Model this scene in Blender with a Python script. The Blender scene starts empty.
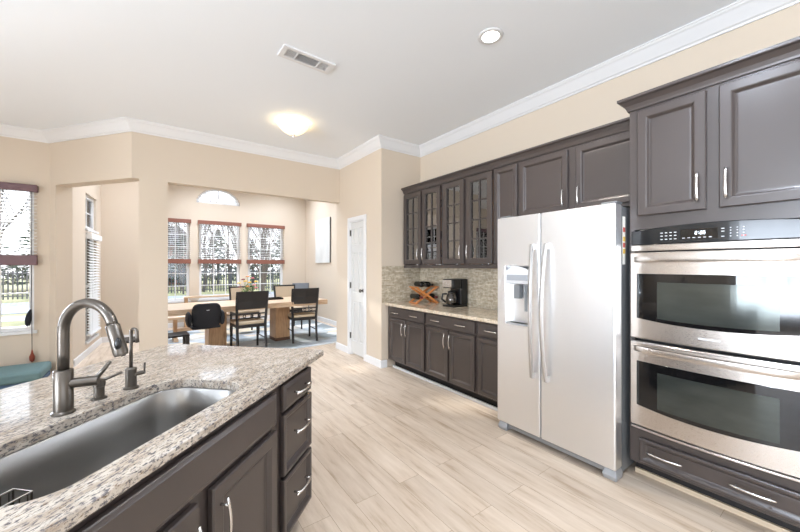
import bpy, bmesh, math, random
from mathutils import Vector, Matrix
R = math.radians
S2 = math.sqrt(.5)
scene = bpy.context.scene
COL = scene.collection

# ------------------------------------------------------------------ camera, sky, sun, fill lamps, exposure
cam_d = bpy.data.cameras.new('camera')
cam = bpy.data.objects.new('camera', cam_d)
COL.objects.link(cam)
cam.location = (0, 0, 1.36)
cam.rotation_euler = (R(90), 0, R(-36))
cam_d.sensor_width = 36
cam_d.lens = 36 * 338 / 800
cam_d.clip_start = .02
scene.camera = cam

world = bpy.data.worlds.new('sky')
scene.world = world
world.use_nodes = True
wn = world.node_tree
wn.nodes.clear()
w_out = wn.nodes.new('ShaderNodeOutputWorld')
w_bg = wn.nodes.new('ShaderNodeBackground')
w_geo = wn.nodes.new('ShaderNodeTexCoord')
w_sep = wn.nodes.new('ShaderNodeSeparateXYZ')
w_ramp = wn.nodes.new('ShaderNodeValToRGB')
wn.links.new(w_geo.outputs['Generated'], w_sep.inputs[0])
wn.links.new(w_sep.outputs['Z'], w_ramp.inputs[0])
w_ramp.color_ramp.elements[0].color = (.93, .96, 1, 1)
w_ramp.color_ramp.elements[1].color = (.62, .78, 1, 1)
w_ramp.color_ramp.elements[1].position = .9
wn.links.new(w_ramp.outputs[0], w_bg.inputs[0])
w_bg.inputs[1].default_value = 1.5
wn.links.new(w_bg.outputs[0], w_out.inputs[0])

def lamp(name, kind, loc, rot, energy, color=(1, 1, 1), **kw):
    l = bpy.data.lights.new(name, kind)
    l.energy = energy
    l.color = color
    for k, v in kw.items():
        setattr(l, k, v)
    o = bpy.data.objects.new(name, l)
    o.location = loc
    o.rotation_euler = rot
    COL.objects.link(o)
    return o
FILL = (.84, .95, 1.1)  # cool tint of the added fill lamps
sun_dir = Vector((.2, -1, -.44))
sun = lamp('sun', 'SUN', (0, 20, 20), sun_dir.to_track_quat('-Z', 'Y').to_euler(), 3.2, (1, .97, .92), angle=R(1.5))
# area lamps added behind and beside the camera to fill room and ceiling
lamp('fill_back', 'AREA', (.9, -3.75, 1.4), (R(150), 0, R(0)), 30, FILL, shape='RECTANGLE', size=4.6, size_y=2.4)
lamp('fill_side', 'AREA', (-6.25, -1.1, 1.4), (R(114), 0, R(-90)), 400, FILL, shape='RECTANGLE', size=4.3, size_y=2.4)
for x_ in (-3.0, -4.9):  # added fill outside the two left-wall windows out of view
    lamp('fill_left', 'AREA', (x_, 6.36, 1.45), (R(-100), 0, R(0)), 125, FILL, shape='RECTANGLE', size=1.3, size_y=1.75)
# spots added out of frame to fill the kitchen, without fixtures
for x_, y_ in ((1.1, .5), (1.9, .2), (-.7, .9)):
    lamp('kitchen_fill', 'SPOT', (x_, y_, 3.04), (0, 0, 0), 50, (.86, .96, 1.12), spot_size=R(160), spot_blend=.6, shadow_soft_size=.08)
lamp('nook_fill', 'SPOT', (-.35, 7.1, 3.6), (0, 0, 0), 60, (.9, .96, 1.08), spot_size=R(150), spot_blend=.9, shadow_soft_size=.1)  # added spot that brightens the nook
# unseen spots added up high to brighten the dining room
for x_, y_ in ((.5, 6.4), (2.3, 6.3), (.9, 8.0), (2.5, 8.0)):
    lamp('dining_fill', 'SPOT', (x_, y_, 3.6), (0, 0, 0), 120, (.86, .96, 1.12), spot_size=R(150), spot_blend=.9, shadow_soft_size=.1)
scene.view_settings.view_transform = 'Standard'
scene.view_settings.look = 'None'
scene.view_settings.gamma = 1
scene.view_settings.use_curve_mapping = False
scene.view_settings.exposure = 0.93
cy = scene.cycles
cy.use_denoising = True
cy.max_bounces = 10
cy.diffuse_bounces = 6
cy.glossy_bounces = 5
cy.transparent_max_bounces = 16
cy.sample_clamp_indirect = 6
cy.caustics_reflective = False
cy.caustics_refractive = False

# ------------------------------------------------------------------ materials
def srgb(r, g, b):
    f = lambda c: (c / 255 / 12.92) if c / 255 <= .04045 else ((c / 255 + .055) / 1.055) ** 2.4
    return (f(r), f(g), f(b), 1)

def mat(name, color, rough=.5, metal=0, spec=.5, emit=None, estr=0, coat=0, bump=0, bscale=60, vary=0, vscale=8, stretch=(1, 1, 1)):
    m = bpy.data.materials.new(name)
    m.use_nodes = True
    nt = m.node_tree
    b = nt.nodes['Principled BSDF']
    b.inputs['Base Color'].default_value = color
    b.inputs['Roughness'].default_value = rough
    b.inputs['Metallic'].default_value = metal
    b.inputs['Specular IOR Level'].default_value = spec
    if coat:
        b.inputs['Coat Weight'].default_value = coat
        b.inputs['Coat Roughness'].default_value = .08
    if emit:
        b.inputs['Emission Color'].default_value = emit
        b.inputs['Emission Strength'].default_value = estr
    if bump or vary:
        tc = nt.nodes.new('ShaderNodeTexCoord')
        mp = nt.nodes.new('ShaderNodeMapping')
        mp.inputs['Scale'].default_value = stretch
        nt.links.new(tc.outputs['Object'], mp.inputs[0])
        if bump:
            n = nt.nodes.new('ShaderNodeTexNoise')
            n.inputs['Scale'].default_value = bscale
            n.inputs['Detail'].default_value = 3
            nt.links.new(mp.outputs[0], n.inputs[0])
            bp = nt.nodes.new('ShaderNodeBump')
            bp.inputs['Strength'].default_value = bump
            bp.inputs['Distance'].default_value = .01
            nt.links.new(n.outputs[0], bp.inputs['Height'])
            nt.links.new(bp.outputs[0], b.inputs['Normal'])
        if vary:
            n = nt.nodes.new('ShaderNodeTexNoise')
            n.inputs['Scale'].default_value = vscale
            n.inputs['Detail'].default_value = 4
            nt.links.new(mp.outputs[0], n.inputs[0])
            r = nt.nodes.new('ShaderNodeValToRGB')
            r.color_ramp.elements[0].position = .3
            r.color_ramp.elements[1].position = .7
            r.color_ramp.elements[0].color = tuple(c * (1 - vary) for c in color[:3]) + (1,)
            r.color_ramp.elements[1].color = tuple(min(1, c * (1 + vary)) for c in color[:3]) + (1,)
            nt.links.new(n.outputs[0], r.inputs[0])
            nt.links.new(r.outputs[0], b.inputs['Base Color'])
    return m

def ramp(nt, stops):
    r = nt.nodes.new('ShaderNodeValToRGB')
    els = r.color_ramp.elements
    while len(els) < len(stops):
        els.new(.5)
    for e, (p, c) in zip(els, stops):
        e.position = p
        e.color = c
    return r

def glass_mat(name, tint=(1, 1, 1, 1), boost=1.0):
    m = bpy.data.materials.new(name)
    m.use_nodes = True
    nt = m.node_tree
    nt.nodes.clear()
    o = nt.nodes.new('ShaderNodeOutputMaterial')
    mx = nt.nodes.new('ShaderNodeMixShader')
    t = nt.nodes.new('ShaderNodeBsdfTransparent')
    t.inputs[0].default_value = tint
    g = nt.nodes.new('ShaderNodeBsdfGlossy')
    g.inputs['Roughness'].default_value = .02
    fr = nt.nodes.new('ShaderNodeFresnel')
    fr.inputs[0].default_value = 1.45
    mu = nt.nodes.new('ShaderNodeMath')
    mu.operation = 'MULTIPLY'
    mu.use_clamp = True
    mu.inputs[1].default_value = boost
    nt.links.new(fr.outputs[0], mu.inputs[0])
    nt.links.new(mu.outputs[0], mx.inputs[0])
    nt.links.new(t.outputs[0], mx.inputs[1])
    nt.links.new(g.outputs[0], mx.inputs[2])
    nt.links.new(mx.outputs[0], o.inputs[0])
    return m

def floor_mat():
    m = bpy.data.materials.new('oak_plank_floor')
    m.use_nodes = True
    nt = m.node_tree
    b = nt.nodes['Principled BSDF']
    tc = nt.nodes.new('ShaderNodeTexCoord')
    mp = nt.nodes.new('ShaderNodeMapping')
    mp.inputs['Rotation'].default_value = (0, 0, R(90))
    nt.links.new(tc.outputs['Object'], mp.inputs[0])
    br = nt.nodes.new('ShaderNodeTexBrick')
    br.offset = .37
    br.inputs['Scale'].default_value = 1
    br.inputs['Brick Width'].default_value = 1.25
    br.inputs['Row Height'].default_value = .155
    br.inputs['Mortar Size'].default_value = .0012
    br.inputs['Mortar Smooth'].default_value = .2
    br.inputs['Bias'].default_value = 0
    br.inputs['Color1'].default_value = (0, 0, 0, 1)
    br.inputs['Color2'].default_value = (1, 1, 1, 1)
    br.inputs['Mortar'].default_value = (.5, .5, .5, 1)
    nt.links.new(mp.outputs[0], br.inputs[0])
    mp2 = nt.nodes.new('ShaderNodeMapping')
    mp2.inputs['Scale'].default_value = (1.0, 8, 1)
    nt.links.new(mp.outputs[0], mp2.inputs[0])
    # shift the grain from plank to plank
    add = nt.nodes.new('ShaderNodeVectorMath')
    add.operation = 'ADD'
    nt.links.new(mp2.outputs[0], add.inputs[0])
    sc = nt.nodes.new('ShaderNodeVectorMath')
    sc.operation = 'SCALE'
    sc.inputs['Scale'].default_value = 9
    nt.links.new(br.outputs['Color'], sc.inputs[0])
    nt.links.new(sc.outputs[0], add.inputs[1])
    n = nt.nodes.new('ShaderNodeTexNoise')
    n.inputs['Scale'].default_value = 2.2
    n.inputs['Detail'].default_value = 7
    n.inputs['Roughness'].default_value = .62
    nt.links.new(add.outputs[0], n.inputs[0])
    r = ramp(nt, [(.3, srgb(176, 154, 131)), (.45, srgb(206, 188, 168)), (.7, srgb(222, 207, 190))])
    nt.links.new(n.outputs[0], r.inputs[0])
    r2 = ramp(nt, [(0, (.86, .85, .84, 1)), (1, (1, 1, 1, 1))])
    nt.links.new(br.outputs['Color'], r2.inputs[0])
    mx = nt.nodes.new('ShaderNodeMixRGB')
    mx.blend_type = 'MULTIPLY'
    mx.inputs[0].default_value = 1
    nt.links.new(r.outputs[0], mx.inputs[1])
    nt.links.new(r2.outputs[0], mx.inputs[2])
    mx2 = nt.nodes.new('ShaderNodeMixRGB')
    nt.links.new(br.outputs['Fac'], mx2.inputs[0])
    nt.links.new(mx.outputs[0], mx2.inputs[1])
    mx2.inputs[2].default_value = srgb(150, 128, 104)
    nt.links.new(mx2.outputs[0], b.inputs['Base Color'])
    b.inputs['Roughness'].default_value = .42
    b.inputs['Specular IOR Level'].default_value = .35
    return m

def granite_mat(name, tones, stretch=(1, 1, 1), scale=1.0):
    m = bpy.data.materials.new(name)
    m.use_nodes = True
    nt = m.node_tree
    b = nt.nodes['Principled BSDF']
    tc = nt.nodes.new('ShaderNodeTexCoord')
    mp = nt.nodes.new('ShaderNodeMapping')
    mp.inputs['Scale'].default_value = stretch
    nt.links.new(tc.outputs['Object'], mp.inputs[0])
    def noise(s, d, ro=.6):
        n = nt.nodes.new('ShaderNodeTexNoise')
        n.inputs['Scale'].default_value = s * scale
        n.inputs['Detail'].default_value = d
        n.inputs['Roughness'].default_value = ro
        nt.links.new(mp.outputs[0], n.inputs[0])
        return n
    base, mid, grey, brown, dark = tones
    n1 = noise(16, 5)
    r1 = ramp(nt, [(.38, mid), (.56, base)])
    nt.links.new(n1.outputs[0], r1.inputs[0])
    n2 = noise(70, 4, .7)
    r2 = ramp(nt, [(.5, (0, 0, 0, 1)), (.6, (1, 1, 1, 1))])
    nt.links.new(n2.outputs[0], r2.inputs[0])
    m1 = nt.nodes.new('ShaderNodeMixRGB')
    nt.links.new(r2.outputs[0], m1.inputs[0])
    nt.links.new(r1.outputs[0], m1.inputs[1])
    m1.inputs[2].default_value = grey
    n3 = noise(45, 6, .7)
    r3 = ramp(nt, [(.6, (0, 0, 0, 1)), (.68, (1, 1, 1, 1))])
    nt.links.new(n3.outputs[0], r3.inputs[0])
    m2 = nt.nodes.new('ShaderNodeMixRGB')
    nt.links.new(r3.outputs[0], m2.inputs[0])
    nt.links.new(m1.outputs[0], m2.inputs[1])
    m2.inputs[2].default_value = brown
    n4 = noise(110, 3, .6)
    r4 = ramp(nt, [(.64, (0, 0, 0, 1)), (.7, (1, 1, 1, 1))])
    nt.links.new(n4.outputs[0], r4.inputs[0])
    m3 = nt.nodes.new('ShaderNodeMixRGB')
    nt.links.new(r4.outputs[0], m3.inputs[0])
    nt.links.new(m2.outputs[0], m3.inputs[1])
    m3.inputs[2].default_value = dark
    nt.links.new(m3.outputs[0], b.inputs['Base Color'])
    b.inputs['Roughness'].default_value = .07
    b.inputs['Specular IOR Level'].default_value = .55
    return m

def tile_mat():
    m = bpy.data.materials.new('stone_mosaic_tile')
    m.use_nodes = True
    nt = m.node_tree
    b = nt.nodes['Principled BSDF']
    tc = nt.nodes.new('ShaderNodeTexCoord')
    sp = nt.nodes.new('ShaderNodeSeparateXYZ')
    nt.links.new(tc.outputs['Object'], sp.inputs[0])
    ad = nt.nodes.new('ShaderNodeMath')
    nt.links.new(sp.outputs[0], ad.inputs[0])
    nt.links.new(sp.outputs[1], ad.inputs[1])
    cb = nt.nodes.new('ShaderNodeCombineXYZ')
    nt.links.new(ad.outputs[0], cb.inputs[0])
    nt.links.new(sp.outputs[2], cb.inputs[1])
    br = nt.nodes.new('ShaderNodeTexBrick')
    br.offset = .43
    br.inputs['Brick Width'].default_value = .075
    br.inputs['Row Height'].default_value = .017
    br.inputs['Mortar Size'].default_value = .0012
    br.inputs['Color1'].default_value = srgb(216, 206, 186)
    br.inputs['Color2'].default_value = srgb(182, 168, 146)
    br.inputs['Mortar'].default_value = srgb(152, 142, 126)
    br.inputs['Scale'].default_value = 1
    nt.links.new(cb.outputs[0], br.inputs[0])
    n = nt.nodes.new('ShaderNodeTexNoise')
    n.inputs['Scale'].default_value = 30
    nt.links.new(tc.outputs['Object'], n.inputs[0])
    r = ramp(nt, [(.35, (.72, .7, .66, 1)), (.65, (1, 1, 1, 1))])
    nt.links.new(n.outputs[0], r.inputs[0])
    mx = nt.nodes.new('ShaderNodeMixRGB')
    mx.blend_type = 'MULTIPLY'
    mx.inputs[0].default_value = 1
    nt.links.new(br.outputs[0], mx.inputs[1])
    nt.links.new(r.outputs[0], mx.inputs[2])
    nt.links.new(mx.outputs[0], b.inputs['Base Color'])
    b.inputs['Roughness'].default_value = .35
    return m

def steel_mat(name, color, rough, stretch):
    m = mat(name, color, rough, 1.0)
    nt = m.node_tree
    b = nt.nodes['Principled BSDF']
    tc = nt.nodes.new('ShaderNodeTexCoord')
    mp = nt.nodes.new('ShaderNodeMapping')
    mp.inputs['Scale'].default_value = stretch
    nt.links.new(tc.outputs['Object'], mp.inputs[0])
    n = nt.nodes.new('ShaderNodeTexNoise')
    n.inputs['Scale'].default_value = 40
    n.inputs['Detail'].default_value = 2
    nt.links.new(mp.outputs[0], n.inputs[0])
    r = nt.nodes.new('ShaderNodeMapRange')
    r.inputs['To Min'].default_value = rough * .8
    r.inputs['To Max'].default_value = rough * 1.25
    nt.links.new(n.outputs[0], r.inputs[0])
    nt.links.new(r.outputs[0], b.inputs['Roughness'])
    return m

def wood_mat(name, c0, c1, rough=.4, stretch=(1, 12, 12)):
    m = bpy.data.materials.new(name)
    m.use_nodes = True
    nt = m.node_tree
    b = nt.nodes['Principled BSDF']
    tc = nt.nodes.new('ShaderNodeTexCoord')
    mp = nt.nodes.new('ShaderNodeMapping')
    mp.inputs['Scale'].default_value = stretch
    nt.links.new(tc.outputs['Object'], mp.inputs[0])
    n = nt.nodes.new('ShaderNodeTexNoise')
    n.inputs['Scale'].default_value = 3
    n.inputs['Detail'].default_value = 6
    nt.links.new(mp.outputs[0], n.inputs[0])
    r = ramp(nt, [(.35, c0), (.65, c1)])
    nt.links.new(n.outputs[0], r.inputs[0])
    nt.links.new(r.outputs[0], b.inputs['Base Color'])
    b.inputs['Roughness'].default_value = rough
    return m

def rug_mat():
    m = bpy.data.materials.new('geometric_rug')
    m.use_nodes = True
    nt = m.node_tree
    b = nt.nodes['Principled BSDF']
    tc = nt.nodes.new('ShaderNodeTexCoord')
    mp = nt.nodes.new('ShaderNodeMapping')
    mp.inputs['Rotation'].default_value = (0, 0, R(28))
    mp.inputs['Scale'].default_value = (1.0, 1.9, 1)
    nt.links.new(tc.outputs['Object'], mp.inputs[0])
    v = nt.nodes.new('ShaderNodeTexVoronoi')
    v.distance = 'MANHATTAN'
    v.inputs['Scale'].default_value = 1.25
    nt.links.new(mp.outputs[0], v.inputs[0])
    sp = nt.nodes.new('ShaderNodeSeparateColor')
    nt.links.new(v.outputs['Color'], sp.inputs[0])
    r = ramp(nt, [(0, srgb(172, 182, 190)), (.25, srgb(196, 204, 210)), (.48, srgb(146, 156, 160)), (.66, srgb(212, 216, 218)), (.84, srgb(212, 200, 180))])
    r.color_ramp.interpolation = 'CONSTANT'
    nt.links.new(sp.outputs[0], r.inputs[0])
    n = nt.nodes.new('ShaderNodeTexNoise')
    n.inputs['Scale'].default_value = 14
    n.inputs['Detail'].default_value = 4
    nt.links.new(tc.outputs['Object'], n.inputs[0])
    r2 = ramp(nt, [(.3, (.8, .8, .8, 1)), (.7, (1, 1, 1, 1))])
    nt.links.new(n.outputs[0], r2.inputs[0])
    mx = nt.nodes.new('ShaderNodeMixRGB')
    mx.blend_type = 'MULTIPLY'
    mx.inputs[0].default_value = 1
    nt.links.new(r.outputs[0], mx.inputs[1])
    nt.links.new(r2.outputs[0], mx.inputs[2])
    nt.links.new(mx.outputs[0], b.inputs['Base Color'])
    b.inputs['Roughness'].default_value = .95
    return m

M = {}
M['wall'] = mat('beige_wall_paint', srgb(205, 191, 173), .7, spec=.25, bump=.03, bscale=220)
M['ceiling'] = mat('white_ceiling_paint', srgb(232, 236, 240), .85, spec=.2)
M['white'] = mat('white_trim_paint', srgb(218, 218, 218), .4)
M['floor'] = floor_mat()
M['cab'] = mat('espresso_cabinet_paint', srgb(64, 56, 53), .3, spec=.7, vary=.06, vscale=3)
M['cabin'] = mat('cabinet_interior', srgb(160, 122, 90), .55)
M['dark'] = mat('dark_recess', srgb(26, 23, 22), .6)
M['nickel'] = mat('satin_nickel', (.72, .70, .68, 1), .25, 1)
M['faucet'] = steel_mat('brushed_faucet_steel', (.13, .115, .10, 1), .33, (1, 1, 8))
M['steel'] = steel_mat('fridge_stainless', (.84, .84, .84, 1), .38, (1, 1, 40))
M['handlesteel'] = steel_mat('fridge_handle_steel', (.55, .54, .53, 1), .3, (1, 1, 40))
M['steelside'] = mat('fridge_grey_side', srgb(120, 122, 124), .4, .3)
M['ovensteel'] = steel_mat('oven_stainless', (.58, .53, .485, 1), .28, (1, 40, 40))
M['sinksteel'] = steel_mat('sink_stainless', (.36, .35, .335, 1), .3, (30, 1, 1))
M['blackglass'] = mat('black_glass', srgb(14, 14, 15), .06, spec=.6)
M['ovenwin'] = mat('oven_window_glass', srgb(66, 70, 66), .11, .5, spec=.6, vary=.25, vscale=5, stretch=(1, 1, 3))
M['panelglass'] = mat('control_glass', srgb(30, 32, 34), .14, spec=.5)
M['granite'] = granite_mat('island_granite', (srgb(196, 186, 173), srgb(166, 152, 136), srgb(96, 92, 95), srgb(112, 88, 64), srgb(34, 30, 30)), (.8, 2.2, 1.5))
M['granite_rear'] = granite_mat('buffet_granite', (srgb(222, 208, 186), srgb(200, 180, 154), srgb(176, 164, 148), srgb(160, 132, 100), srgb(96, 82, 70)), (1, 1, 1), .8)
M['tile'] = tile_mat()
M['glass'] = glass_mat('window_glass')
M['cabglass'] = glass_mat('cabinet_glass', (.95, .94, .92, 1), 7)
M['clearglass'] = glass_mat('clear_glassware', (.94, .95, .95, 1), 2.6)
M['slat'] = mat('white_blind_slat', srgb(235, 235, 235), .5)
M['redwood'] = mat('red_brown_blind', srgb(128, 80, 64), .5)
M['plumwood'] = mat('plum_brown_blind', srgb(104, 76, 80), .45)
M['oak'] = wood_mat('honey_oak', srgb(182, 152, 122), srgb(206, 180, 152), .3, (2, 14, 14))
M['oakleg'] = wood_mat('honey_oak_upright', srgb(164, 126, 90), srgb(190, 152, 114), .42, (14, 14, 2))
M['darkwood'] = mat('dark_chair_wood', srgb(30, 26, 24), .5)
M['beige'] = mat('beige_upholstery', srgb(196, 178, 152), .9, bump=.2, bscale=300)
M['beigeback'] = mat('beige_back_upholstery', srgb(190, 172, 148), .9, bump=.2, bscale=300)
M['rug'] = rug_mat()
M['blackfab'] = mat('black_fabric', srgb(22, 23, 28), .8, bump=.4, bscale=90)
M['greyfab'] = mat('grey_fabric', srgb(120, 124, 130), .8)
M['teal'] = mat('teal_cushion', srgb(96, 121, 122), .85, bump=.15, bscale=200)
M['slate'] = mat('slate_blue_cloth', srgb(70, 90, 112), .85)
M['plastic'] = mat('black_plastic', srgb(20, 20, 21), .3)
M['rackwood'] = mat('orange_rack_wood', srgb(196, 124, 66), .45)
M['bottle'] = mat('dark_bottle_glass', srgb(14, 16, 14), .08, spec=.6)
M['foil'] = mat('red_foil', srgb(96, 30, 36), .35)
M['lampglass'] = mat('frosted_lamp_glass', srgb(255, 240, 214), .4, emit=(1, .80, .50, 1), estr=.6)
M['bulb'] = mat('lit_lens', (1, 1, 1, 1), .4, emit=(1, .95, .88, 1), estr=9)
M['display'] = mat('lit_digits', (1, 1, 1, 1), .4, emit=(.75, .88, 1, 1), estr=2.2)
M['mark'] = mat('pale_marking', srgb(205, 208, 212), .5)
M['redmark'] = mat('red_marking', srgb(190, 60, 50), .5)
M['ventgrey'] = mat('vent_core', srgb(120, 120, 120), .6)
M['grass'] = mat('winter_grass', srgb(150, 148, 104), .95, vary=.25, vscale=.9)
M['road'] = mat('asphalt', srgb(150, 156, 166), .9)
M['bark'] = mat('grey_bark', srgb(94, 86, 80), .9)
M['needle'] = mat('evergreen', srgb(62, 78, 62), .9, vary=.3, vscale=2)
M['iron'] = mat('fence_metal', srgb(72, 74, 78), .6)
M['stem'] = mat('green_stem', srgb(90, 130, 60), .6)
M['leafm'] = mat('green_leaf', srgb(84, 120, 56), .6)
M['yellow'] = mat('yellow_petal', srgb(232, 190, 70), .6)
M['pink'] = mat('pink_petal', srgb(206, 110, 120), .6)
M['wine'] = mat('wine_petal', srgb(120, 36, 52), .6)
M['orange'] = mat('peach_petal', srgb(226, 160, 100), .6)
M['canvas'] = mat('abstract_canvas', srgb(206, 206, 202), .8, vary=.14, vscale=3, stretch=(1, 1, .35))
M['canvas_edge'] = mat('dark_canvas_edge', srgb(96, 92, 88), .7)
M['paper'] = mat('white_paper', srgb(238, 236, 228), .7)
M['lyellow'] = mat('yellow_print', srgb(228, 190, 80), .6)
M['lred'] = mat('red_print', srgb(196, 92, 84), .6)
M['porcelain'] = mat('white_china', srgb(226, 224, 220), .25)
M['brick'] = mat('far_brick', srgb(150, 112, 98), .9, vary=.12, vscale=2)
M['roofm'] = mat('far_roof', srgb(120, 116, 116), .9)

# ------------------------------------------------------------------ mesh builder
class MB:
    def __init__(self, T=None):
        self.bm = bmesh.new()
        self.T = T or Matrix.Identity(4)

    def v(self, co):
        return self.bm.verts.new(self.T @ Vector(co))

    def f(self, vs):
        try:
            return self.bm.faces.new(vs)
        except ValueError:
            return None

    def box(self, x0, x1, y0, y1, z0, z1):
        p = [self.v((x, y, z)) for z in (z0, z1) for x, y in ((x0, y0), (x1, y0), (x1, y1), (x0, y1))]
        for q in ((3, 2, 1, 0), (4, 5, 6, 7), (0, 1, 5, 4), (1, 2, 6, 5), (2, 3, 7, 6), (3, 0, 4, 7)):
            self.f([p[i] for i in q])
        return self

    def plate(self, x0, x1, z0, z1, y0, y1, holes=()):
        xs = sorted({x0, x1, *[min(max(h[i], x0), x1) for h in holes for i in (0, 1)]})
        zs = sorted({z0, z1, *[min(max(h[i], z0), z1) for h in holes for i in (2, 3)]})
        def solid(i, j):
            if i < 0 or j < 0 or i >= len(xs) - 1 or j >= len(zs) - 1:
                return False
            cx, cz = (xs[i] + xs[i + 1]) / 2, (zs[j] + zs[j + 1]) / 2
            return not any(h[0] < cx < h[1] and h[2] < cz < h[3] for h in holes)
        cache = {}
        def g(i, j, y):
            k = (i, j, y)
            if k not in cache:
                cache[k] = self.v((xs[i], y, zs[j]))
            return cache[k]
        for i in range(len(xs) - 1):
            for j in range(len(zs) - 1):
                if not solid(i, j):
                    continue
                self.f([g(i, j, y0), g(i + 1, j, y0), g(i + 1, j + 1, y0), g(i, j + 1, y0)])
                self.f([g(i, j + 1, y1), g(i + 1, j + 1, y1), g(i + 1, j, y1), g(i, j, y1)])
                if not solid(i - 1, j):
                    self.f([g(i, j, y0), g(i, j + 1, y0), g(i, j + 1, y1), g(i, j, y1)])
                if not solid(i + 1, j):
                    self.f([g(i + 1, j + 1, y0), g(i + 1, j, y0), g(i + 1, j, y1), g(i + 1, j + 1, y1)])
                if not solid(i, j - 1):
                    self.f([g(i + 1, j, y0), g(i, j, y0), g(i, j, y1), g(i + 1, j, y1)])
                if not solid(i, j + 1):
                    self.f([g(i, j + 1, y0), g(i + 1, j + 1, y0), g(i + 1, j + 1, y1), g(i, j + 1, y1)])
        return self

    def loops(self, rings, cap0=True, cap1=True, closed=True):
        vs = [[self.v(p) for p in r] for r in rings]
        n = len(vs[0])
        for a, b in zip(vs, vs[1:]):
            for i in range(n if closed else n - 1):
                j = (i + 1) % n
                self.f([a[i], a[j], b[j], b[i]])
        if cap0:
            self.f(vs[0][::-1])
        if cap1:
            self.f(vs[-1])
        return self

    def prism(self, poly, z0, z1):
        return self.loops([[(x, y, z0) for x, y in poly], [(x, y, z1) for x, y in poly]])

    def rect_rings(self, x0, x1, z0, z1, steps):
        # nested rectangles facing -y: (inset, y)
        return self.loops([[(x0 + d, y, z0 + d), (x1 - d, y, z0 + d), (x1 - d, y, z1 - d), (x0 + d, y, z1 - d)] for d, y in steps])

    def lathe(self, prof, c=(0, 0, 0), n=24, axis=None):
        # prof (r, h) from bottom to top along axis (default z)
        if axis is None:
            Q = Matrix.Identity(3)
        else:
            Q = Vector((0, 0, 1)).rotation_difference(Vector(axis)).to_matrix()
        c = Vector(c)
        rings = []
        for r, h in prof:
            rings.append([tuple(c + Q @ Vector((max(r, 1e-4) * math.cos(2 * math.pi * k / n), max(r, 1e-4) * math.sin(2 * math.pi * k / n), h))) for k in range(n)])
        return self.loops(rings)

    def cyl(self, a, b, r, n=16, r2=None):
        a, b = Vector(a), Vector(b)
        return self.lathe([(r, 0), (r2 if r2 is not None else r, (b - a).length)], a, n, b - a)

    def tube(self, pts, r, n=10, flat=None, up=None):
        pts = [Vector(p) for p in pts]
        rs = r if isinstance(r, (list, tuple)) else [r] * len(pts)
        t0 = (pts[1] - pts[0]).normalized()
        ref = Vector(up) if up else (Vector((0, 0, 1)) if abs(t0.z) < .9 else Vector((1, 0, 0)))
        nrm = (ref - t0 * ref.dot(t0)).normalized()
        rings = []
        for i, p in enumerate(pts):
            t = (pts[min(i + 1, len(pts) - 1)] - pts[max(i - 1, 0)]).normalized()
            nrm = (nrm - t * nrm.dot(t)).normalized()
            bn = t.cross(nrm)
            fx = flat if flat else 1
            rings.append([tuple(p + (nrm * math.cos(2 * math.pi * k / n) * fx + bn * math.sin(2 * math.pi * k / n)) * rs[i]) for k in range(n)])
        return self.loops(rings)

    def sweep(self, path, prof, closed=False):
        # path in plan (interior on the left hand), prof [(offset from wall, z)]
        P = [Vector(p) for p in path]
        n = len(P)
        rings = []
        for i in range(n):
            din = (P[i] - P[i - 1]).normalized() if i > 0 else None
            dout = (P[i + 1] - P[i]).normalized() if i < n - 1 else None
            d1, d2 = din or dout, dout or din
            n1, n2 = Vector((-d1.y, d1.x)), Vector((-d2.y, d2.x))
            mdir = (n1 + n2).normalized()
            mdir = mdir / max(.2, mdir.dot(n1))
            rings.append([(P[i].x + mdir.x * o, P[i].y + mdir.y * o, z) for o, z in prof])
        return self.loops(rings)

    def ball(self, c, r, sub=2, sc=(1, 1, 1)):
        T = self.T @ Matrix.Translation(c) @ Matrix.Diagonal((sc[0], sc[1], sc[2], 1))
        bmesh.ops.create_icosphere(self.bm, subdivisions=sub, radius=r, matrix=T)
        return self

    def build(self, name, m, parent=None, smooth=False, bevel=0, seg=2, solid=0, subsurf=0, auto=None):
        bmesh.ops.recalc_face_normals(self.bm, faces=self.bm.faces)
        me = bpy.data.meshes.new(name)
        self.bm.to_mesh(me)
        self.bm.free()
        me.materials.append(m)
        o = bpy.data.objects.new(name, me)
        COL.objects.link(o)
        if parent:
            o.parent = parent
        if smooth:
            for p in me.polygons:
                p.use_smooth = True
            if auto:
                md = o.modifiers.new('edge', 'EDGE_SPLIT')
                md.split_angle = R(auto)
        if solid:
            md = o.modifiers.new('solid', 'SOLIDIFY')
            md.thickness = solid
            md.offset = 0
        if bevel:
            md = o.modifiers.new('bevel', 'BEVEL')
            md.width = bevel
            md.segments = seg
            md.limit_method = 'ANGLE'
            md.angle_limit = R(35)
        if subsurf:
            md = o.modifiers.new('sub', 'SUBSURF')
            md.levels = subsurf
            md.render_levels = subsurf
        return o

def tag(o, label=None, cat=None, group=None, kind=None):
    if label: o['label'] = label
    if cat: o['category'] = cat
    if group: o['group'] = group
    if kind: o['kind'] = kind
    return o

def thing(name, label, cat, loc=(0, 0, 0), rz=0, group=None):
    o = bpy.data.objects.new(name, None)
    o.empty_display_size = .1
    o.location = loc
    o.rotation_euler = (0, 0, rz)
    COL.objects.link(o)
    return tag(o, label, cat, group)

def structure(o, label=None):
    o['kind'] = 'structure'
    if label:
        o['label'] = label
    return o

def dup(root, loc, rz, label=None):
    r = root.copy()
    COL.objects.link(r)
    r.location = loc
    r.rotation_euler = (0, 0, rz)
    if label:
        r['label'] = label
    for ch in list(root.children):
        c = ch.copy()
        COL.objects.link(c)
        c.parent = r
        for g in list(ch.children):
            d = g.copy()
            COL.objects.link(d)
            d.parent = c
    return r

def UN(u, n):
    return (u * S2 - n * S2, u * S2 + n * S2)

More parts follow.
